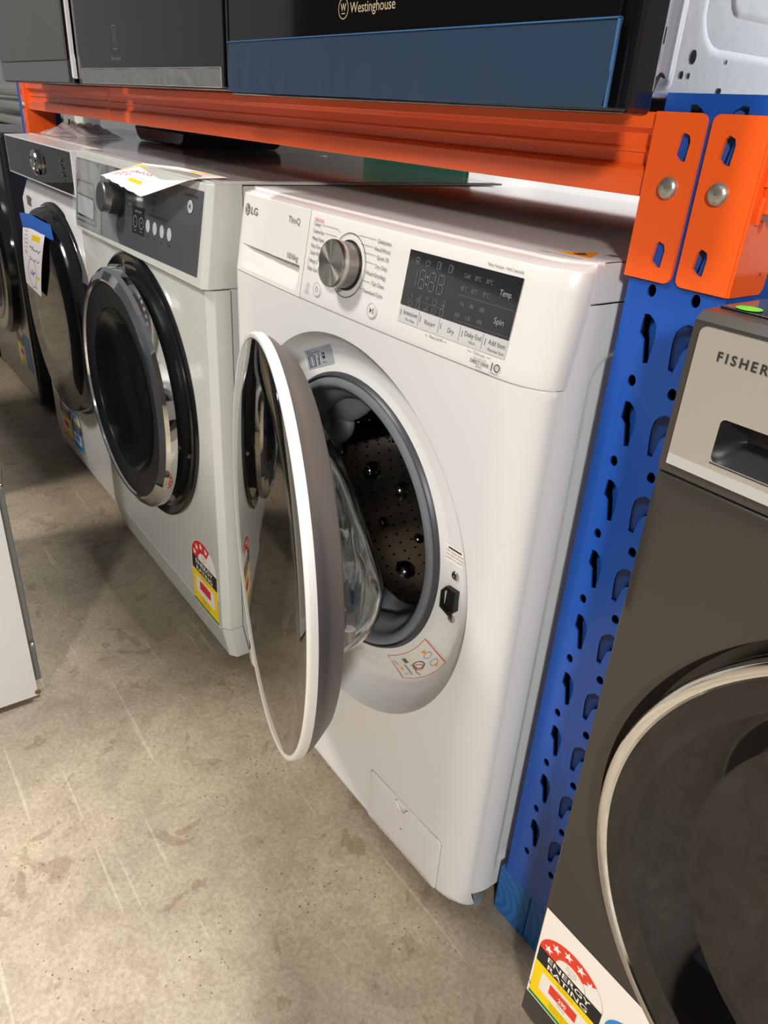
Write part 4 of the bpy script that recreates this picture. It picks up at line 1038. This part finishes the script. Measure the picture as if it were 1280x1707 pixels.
# far rack post on the left
RL = thing('rack_post', 'far blue rack upright at the left end of the orange beam', 'rack post', (-1.435, .11, .0))
b = MB(); b.box(-1.480, -1.390, .067, .069, .0, 1.4, BLUE); b.box(-1.480, -1.478, .069, .15, .0, 1.4, BLUE); b.box(-1.392, -1.390, .069, .15, .0, 1.4, BLUE); b.build('post_face', RL)
# timber blocks
tb = MB().box(.608, .6625, .066, .150, 0, .0825, WOOD).build('timber_block', bevel=.0015); tag(tb, 'blue-painted timber block with end grain under the rack post, left one', 'timber block', )
tb = MB().box(.6635, .712, .066, .150, 0, .0825, WOOD).build('timber_block', bevel=.0015); tag(tb, 'blue-painted timber block under the rack post, right one next to the dark machine', 'timber block')
# deck
b = MB()
DECK = mat('dark_mesh_deck', (52, 40, 36), .5, .4)
b.box(-1.38, .60, .11, .62, .9640, .9660, DECK)
for i in range(60): b.box(-1.36 + .033 * i, -1.352 + .033 * i, .067, .115, .9635, .9655, DECK)
o = b.build('shelf_deck'); tag(o, 'dark slotted steel shelf deck resting on the orange beam', 'shelf deck')
# rear beam
b = MB(); b.box(-1.38, .61, .60, .64, .903, .963, ORANGE); o = b.build('rack_beam', bevel=.002); tag(o, 'rear orange rack beam in shadow behind the machines', 'rack beam')

# ------------------------------------------------------------------ ovens on the shelf
OV = thing('built_in_oven', 'black glass oven with a wide blue film strip along its lower edge', 'oven', (.35, .25, .967))
OY = -.02
b = MB(); b.box(.045, .648, OY + .001, OY + .030, .9585, 1.553, BLACK); b.build('door_frame', OV, bevel=.004)
b = MB(); b.box(.053, .633, OY - .003, OY + .001, .962, 1.40, OVENG); og = b.build('door_glass', OV, bevel=.001)
b = MB(); b.box(.0475, .0490, OY - .004, OY - .002, .97, 1.4, STEEL); b.build('glass_edge', OV)
b = MB()
def fs_(u, v): return (.0505 + .5855 * u + (.004 * (v - .5)), OY - .0045 - .0012 * abs(math.sin(20 * u)) * (1 - v) - .0008 * abs(math.sin(45 * u)) * (1 - v) , .9615 + .052 * v + .0002 * math.sin(55 * u) * (1 - v))
b.grid(fs_, 90, 6, BFILM); b.build('protective_film', og, 'blue protective film strip', smooth=60, recalc=False)
b = MB(); b.box(.6345, .6365, OY - .0055, OY - .0035, .962, 1.0135, mat('film_edge_blue', (56, 98, 140), .4)); b.box(.0505, .6365, OY - .0055, OY - .0037, 1.0130, 1.0140, mat('film_edge_blue', (56, 98, 140), .4)); b.build('film_edge', og)
# body side
b = MB()
def side(y, z):
    x = .6135
    def rr(y0, y1, z0, z1, w):
        dy = max(y0 - y, 0, y - y1); dz = max(z0 - z, 0, z - z1); r = math.hypot(dy, dz); return max(0, 1 - r / w)
    e = 0
    # raised frame around a large rounded panel
    q1 = rr(.125, .42, 1.035, 1.30, .030); e += -.006 * (1 if q1 > .75 else (q1 / .75 if q1 > 0 else 0))
    q2 = rr(.140, .40, 1.045, 1.29, .022); e += .006 * min(1, q2 / .4)
    if y < .055: e -= .004 * min(1, (.055 - y) / .004)
    e += .003 * rr(.062, .066, .985, 1.3, .006)
    return (x + e, y, z)
ys = [.012 + .0025 * i for i in range(60)] + [.17 + .02 * i for i in range(20)]; zs_ = [.9725 + .003 * i for i in range(34)] + [1.08 + .03 * i for i in range(16)]
w = len(ys); b.add([side(y, z) for z in zs_ for y in ys], [(j * w + i, j * w + i + 1, (j + 1) * w + i + 1, (j + 1) * w + i) for j in range(len(zs_) - 1) for i in range(w - 1)], ZINC)
b.box(.075, .6125, .012, .55, .9725, 1.53, ZINC)
sdo = b.build('oven_body', OV, 'galvanised oven casing', smooth=40)
b = MB()
def odisc(y, z, ry, rz, x=.6142): b.add([(x, y + ry * math.cos(2 * PI * i / 20), z + rz * math.sin(2 * PI * i / 20)) for i in range(20)], [list(range(20))], BLKI)
for y, z, ry, rz in ((.092, 1.001, .0036, .0048), (.082, .9885, .002, .0028), (.091, .9885, .0014, .0022), (.136, 1.001, .001, .0018), (.135, .981, .003, .0022), (.118, .9765, .002, .0014)): odisc(y, z, ry, rz)
b.build('vent_hole', sdo, 'dark punched holes')
b = MB(); b.prism([(.030, .980), (.042, .980), (.043, 1.012), (.040, 1.020), (.034, 1.020), (.030, 1.012)], .6140, .6165, lambda a, c, h: (h, a, c), ZINC); b.prism([(.046, 1.004), (.052, 1.006), (.052, 1.016), (.046, 1.019)], .6150, .6156, lambda a, c, h: (h, a, c), BLKI); b.build('side_bracket', sdo, bevel=.0008)
for y, z in ((.034, .985), (.036, 1.027)):
    MB().lathe([(.004, 0), (.004, .001), (.002, .0024), (.0003, .0026)], (.6165, y, z), EY, EZ, EX, STEEL if z > 1 else BLACKM, 16).build('screw', sdo, smooth=40)
b = MB(); b.tube([(.6145, .050 + .0015 * i, .975 + .006 * math.sin(i * .45) + .0015 * i) for i in range(12)], .0014, BLACKM); b.build('cable', sdo)
b = MB(); b.box(.10, .60, OY + .03, .06, .9665, .9705, BLACKM); b.build('base_rail', OV)
d = Decal(); d.ring(.303, 1.0345, .0078, .0086, GOLD, 1); d.text('W', .303, 1.0325, .0062, GOLD, align='c', lv=1, bold=.01, narrow=1.0); d.line([(.300, 1.0305), (.306, 1.0305)], .0008, GOLD, 1)
d.text('Westinghouse', .3145, 1.0305, .0085, GOLD, u1=.386, lv=1)
d.build('printed_lettering', lambda u, v, off: (u, OY - .003 - off, v), og, 'gold maker lettering')
OE = thing('built_in_oven', 'black glass oven with clear film along its lower edge, between the other two shelf ovens', 'oven', (-.27, .25, .967))
b = MB(); b.box(-.590, .040, OY + .001, OY + .030, .9625, 1.55, BLACK); b.build('door_frame', OE, bevel=.003)
b = MB(); b.box(-.553, .036, OY - .003, OY + .001, .966, 1.45, OVENG); og = b.build('door_glass', OE, bevel=.001)
b = MB(); b.grid(lambda u, v: (-.548 + .578 * u, OY - .0045 - .0006 * math.sin(30 * u), .9655 + .0225 * v), 40, 3, FILM); b.build('protective_film', og, 'clear protective film strip', recalc=False)
b = MB(); edge = mat('film_edge_clear', (150, 150, 148), .3)
b.box(-.548, .031, OY - .0052, OY - .0046, .9876, .9881, edge); b.box(-.548, .031, OY - .0052, OY - .0046, .9654, .9659, edge); b.box(-.5485, -.5475, OY - .0052, OY - .0046, .9655, .988, edge); b.box(.0300, .0312, OY - .0052, OY - .0046, .9655, .988, edge); b.build('film_edge', og)
d = Decal(); d.line([(-.368, 1.014), (-.350, 1.014), (-.350, 1.045), (-.368, 1.045), (-.368, 1.014)], .0010, INKM, 1); d.ring(-.372, 1.0295, .0140, .0150, INKM, 1, 24, -PI * .30, PI * .30); d.ring(-.346, 1.0295, .0140, .0150, INKM, 1, 24, PI * .70, PI * 1.30)
d.text('Electrolux', -.382, .9985, .0060, INKM, u1=-.337, lv=1); d.build('printed_lettering', lambda u, v, off: (u, OY - .003 - off, v), og, 'dim grey maker mark')
b = MB(); b.box(-.56, .02, OY + .03, .55, .9725, 1.53, ZINC); b.build('oven_body', OE)
b = MB(); b.box(-.5, 0, OY + .035, .06, .9665, .9715, BLACKM); b.build('base_rail', OE)
OS = thing('built_in_oven', 'stainless and black oven at the left end of the shelf, white strip beside it', 'oven', (-.9, .25, .967))
b = MB(); b.box(-1.195, -.615, OY, OY + .03, .9625, 1.55, BLACK); b.build('door_frame', OS, bevel=.003)
b = MB(); b.box(-1.192, -.640, OY - .004, OY, 1.002, 1.5, OVENS); b.build('door_skin', OS, bevel=.002)
b = MB(); b.box(-1.192, -.640, OY - .003, OY, .966, 1.0005, PANELG); b.build('lower_trim', OS)
b = MB(); b.box(-1.17, -.64, OY + .031, .55, .9725, 1.53, ZINC); b.build('oven_body', OS)
b = MB(); b.box(-1.15, -.7, OY + .035, .06, .9665, .9715, BLACKM); b.build('base_rail', OS)
b = MB(); b.prism([(-.6055, .974), (-.5945, .972), (-.5960, 1.003), (-.600, 1.012), (-.600, 1.35), (-.6060, 1.35)], OY - .006, OY + .0005, lambda a, c, h: (a, h, c), WHITE_P); o = b.build('edge_strip', OS, 'white plastic edge strip')

# ------------------------------------------------------------------ dark machine at right
FK = thing('washing_machine', 'dark graphite front loader with silver control panel, nearest at the right edge', 'washing machine', (1.04, .26, 0))
FX0, FX1, FY = .739, 1.339, -.022
b = MB(); b.box(FX0 + .001, FX1, FY + .024, .56, .03, .846, GRAPH); b.build('cabinet', FK, bevel=.003)
FCX, FCZ, FR = 1.030, .455, .268
vs = []; fs = []; angs = sorted([2 * PI * i / 180 for i in range(180)] + [math.atan2(z - FCZ, x - FCX) % (2 * PI) for x in (FX0, FX1) for z in (.048, .7335)])
def op_(a):
    c, s = math.cos(a), math.sin(a); k = 1e9
    if c > 1e-9: k = min(k, (FX1 - FCX) / c)
    if c < -1e-9: k = min(k, (FX0 - FCX) / c)
    if s > 1e-9: k = min(k, (.7335 - FCZ) / s)
    if s < -1e-9: k = min(k, (.048 - FCZ) / s)
    return FCX + c * k, FCZ + s * k
n = len(angs)
for j, t in enumerate((1.0, .995, .97, .8, .5, .25, 0)):
    for a in angs:
        ox, oz = op_(a); ix, iz = FCX + FR * math.cos(a), FCZ + FR * math.sin(a)
        vs.append((ix + (ox - ix) * t, FY + (.0035 if t == 1 else (.001 if t == .995 else 0)), iz + (oz - iz) * t))
for dy, rr in ((.004, .0), (.03, .006)):
    for a in angs: vs.append((FCX + (FR - rr) * math.cos(a), FY + dy, FCZ + (FR - rr) * math.sin(a)))
b = MB(); b.add(vs, [(j * n + i, j * n + (i + 1) % n, (j + 1) * n + (i + 1) % n, (j + 1) * n + i) for j in range(8) for i in range(n)], GRAPH)
b.box(FX0, FX0 + .002, FY + .003, FY + .026, .048, .7335, GRAPH)
b.build('front_panel', FK, smooth=35)
b = MB(); b.prism([(FY + .03, .028), (FY + .010, .028), (FY + .004, .045), (FY + .004, .0470), (FY + .03, .0470)], FX0 + .004, FX1, lambda a, c, h: (h, a, c), GRAPHE); b.build('plinth', FK)
b = MB(); b.prism([(FY + .05, .8408), (FY + .0002, .8408), (FY + .0004, .843), (FY + .006, .8485), (FY + .05, .8490)], FX0, FX1, lambda a, c, h: (h, a, c), GRAPHE)
vs, fs = plate2d([(FX0, .7355), (FX1, .7355), (FX1, .8412), (FX0, .8412)], [round_rect(.7765, 1.0, .7560, .7865, .004)], .024)
b.add([(a, FY + .012 + c, b_) for a, b_, c in vs], fs, GRAPHE); cpf = b.build('control_panel', FK, smooth=30)
b = MB(); b.box(FX0 + .002, FX1, FY + .022, .56, .8475, .8505, BLACK); b.build('lid', FK, bevel=.001)
vs, fs = plate2d(round_rect(.7455, 1.33, .7425, .8405, .005), [round_rect(.7765, 1.0, .7560, .7865, .004)], .0024)
b = MB(); b.add([(a, FY - .0010 + c, b_) for a, b_, c in vs], fs, SILV); b.build('fascia', FK, 'silver film-covered fascia')
b = MB(); b.box(.7460, 1.33, FY - .0030, FY - .0021, .7430, .7505, mat('pale_trim', (204, 206, 204), .25, .4)); b.build('fascia_trim', FK)
b = MB(); b.grid(lambda u, v: (.7765 + .2235 * u, FY - .0018 + .020 * min(1, min(u * 22, (1 - u) * 12)) * min(1, (1 - v) * 8, v * 2.2 + .0) , .756 + .0305 * v), 60, 24, BLACKM); b.build('drawer_grip', FK, 'black recessed grip', smooth=50)
b = MB(); b.tube([(.777 + .01 * i, FY - .002, .7555) for i in range(22)], .0009, GRAPHE); b.build('grip_edge', FK)
d = Decal(); x = .7625
for ch in 'FISHER & PAYKEL':
    if ch != ' ':
        vs_, _ = text2d(ch, .02); wch = (max(p[0] for p in vs_) - min(p[0] for p in vs_)) * .0062 / .7
        d.text(ch, x, .8215, .0062, INK, lv=1, bold=.02, narrow=1.0)
    else: wch = .003
    x += wch + .0024
d.build('printed_lettering', lambda u, v, off: (u, FY - .0022 - off, v), FK, 'dark spaced lettering')
d = Decal(); d.disc(.757, .008, .0085, GREEN_DOT, 1); d.build('green_sticker', lambda u, v, off: (u, v, .8505 + off), FK, 'round green sticker')
PF = Vector((FCX, FY, FCZ + .012))
b = MB(); b.lathe([(.2475, .010), (.2510, -.004), (.2522, -.022), (.2510, -.0265), (.2480, -.0280), (.2425, -.0280), (.2405, -.0262)], PF, EX, EZ, EY, CHROME, 180)
drf = b.build('door', FK, 'chrome-rimmed black glass door', smooth=30)
b = MB(); b.lathe([(.2408, -.0264), (.218, -.0230), (.2165, -.0222), (.186, .0060), (.1845, .0065), (.08, .0045), (.0005, .0040)], PF, EX, EZ, EY, mat('smoked_glass', (8, 7, 7), .05, coat=.25), 160); b.build('door_glass', drf, 'smoked stepped door glass', smooth=18)
d = Decal(); d.rect(.7385 + .003, .088, .93, .2335, LABW, 0)
energy(d, .7440, .0900, .085, .118, 4.5, '290', REDO, bg=False); energy(d, .8340, .0860, .085, .112, 4, '', BLUP, ('WATER', 'RATING'), BLUP, BLUP, bg=False)
d.build('rating_sticker', lambda u, v, off: (u, FY - off, v), FK, 'white sheet with red energy and blue water rating labels')
d = Decal(); scribble(d, .7405, .100, .004, .010, INKL, .0008, 8, 1, 5); d.build('pen_mark', lambda u, v, off: (u, FY - off, v), FK, 'small white pen marks')
for x in (FX0 + .06, FX1 - .06):
    for y in (.06, .5): MB().lathe([(.001, 0), (.022, 0), (.022, .012), (.010, .014), (.010, .032)], (x, y, 0), EX, EY, EZ, BLACKM, 16).build('foot', FK)

# ------------------------------------------------------------------ machines across the aisle
OP = thing('washing_machine', 'white machine across the aisle seen from its scratched side, lower left corner', 'washing machine', (-.424, -.64, 0))
b = MB(); b.box(-.724, -.125, -.93, -.352, .012, .85, WHITE_C); b.build('cabinet', OP, bevel=.004)
b = MB()
def opside(y, z):
    e = min(1, max(0, (-.41 - y) / .012)) * min(1, max(0, (z - .07) / .012)) * min(1, max(0, (.8 - z) / .012))
    return (-.1245 - .003 * e, y, z)
b.grid(lambda u, v: opside(-.93 + .585 * u, .012 + .835 * v), 60, 50, WHITE); b.build('side_panel', OP, smooth=60)
b = MB(); b.box(-.722, -.130, -.352, -.334, .04, .845, mat('grey_front_trim', (120, 124, 126), .3, .5)); b.build('front_panel', OP, bevel=.002)
b = MB(); b.lathe([(.215, 0), (.212, .010), (.200, .016), (.16, .018), (.0005, .019)], (-.424, -.334, .46), EX, EZ, EY, mat('dark_teal_gloss', (34, 44, 48), .15, coat=.6), 80); b.build('door', OP, 'dark round door')
b = MB(); b.lathe([(.0052, 0), (.0048, .001), (.0002, .0012)], (-.1238, -.345, .020), EY, EZ, EX, mat('rust_spot', (120, 86, 50), .7), 12); b.build('rust_spot', OP)
for z in (.42, .12): MB().lathe([(.004, 0), (.003, .002), (.0003, .003)], (-.1245, -.3385, z), EY, EZ, EX, STEEL, 10).build('screw', OP)
ON = thing('washing_machine', 'grey machine across the aisle beyond the white one, hidden behind it', 'washing machine', (-1.27, -.62, 0))
b = MB(); b.box(-1.56, -.965, -.93, -.34, .012, .85, mat('dark_grey_cabinet', (70, 70, 72), .35)); b.build('cabinet', ON, bevel=.004)

# ------------------------------------------------------------------ things behind the rack
wp = MB().box(-.765, 1.3, 1.10, 1.70, 0, 1.6, WHITE).build('refrigerator', bevel=.01); tag(wp, 'tall white cabinet standing behind the rack', 'refrigerator')
gp = MB().box(-1.30, -.775, 1.10, 1.5, 0, .98, mat('dark_green_box', (22, 62, 48), .5)).build('storage_box', bevel=.004); tag(gp, 'dark green box behind the open machine', 'box')
gp = MB().box(-3.58, -3.30, .84, 1.2, 0, 1.3, mat('grey_cabinet', (120, 122, 124), .4, .3)).build('steel_cabinet', bevel=.004); tag(gp, 'grey steel cabinet behind the left machines', 'cabinet')
b = MB(); GS = mat('cream_rack_steel', (206, 202, 190), .4, .3)
vs, fs = plate2d([(0, 0), (.06, 0), (.06, 1.4), (0, 1.4)], [[(.02 + a, .84 + .05 * k + c) for a, c in ((0, 0), (.012, 0), (.018, .03), (.006, .03))] for k in range(-3, 8)], .002)
b.add([(-3.82 + a * 3.5, .80 + c, b_) for a, b_, c in vs], fs, GS); b.box(-3.612, -3.610, .80, .86, 0, 1.4, GS)
o = b.build('rack_post'); tag(o, 'pale slotted steel rack upright in the background, behind the left machines', 'rack post')
PL = mat('pale_wrapped_plastic', (196, 194, 184), .3, coat=.4, bump=.3, bscale=12)
for i, z in enumerate((.70, .80, .90)):
    b = MB(); b.box(-7.6, -4.1, .95, 1.9, z, z + .07, PL)
    o = b.build('wrapped_panel', bevel=.028, seg=4); tag(o, ('pale wrapped panel at the bottom of the stack behind the black machine', 'pale wrapped panel in the middle of the stack behind the black machine', 'pale wrapped panel on top of the stack behind the black machine')[i], 'panel', None)
st = MB().box(-7.6, -4.15, .98, 1.8, 0, .695, BLACKM).build('storage_bench', bevel=.005); tag(st, 'dark bench under the stack of pale wrapped panels', 'bench')
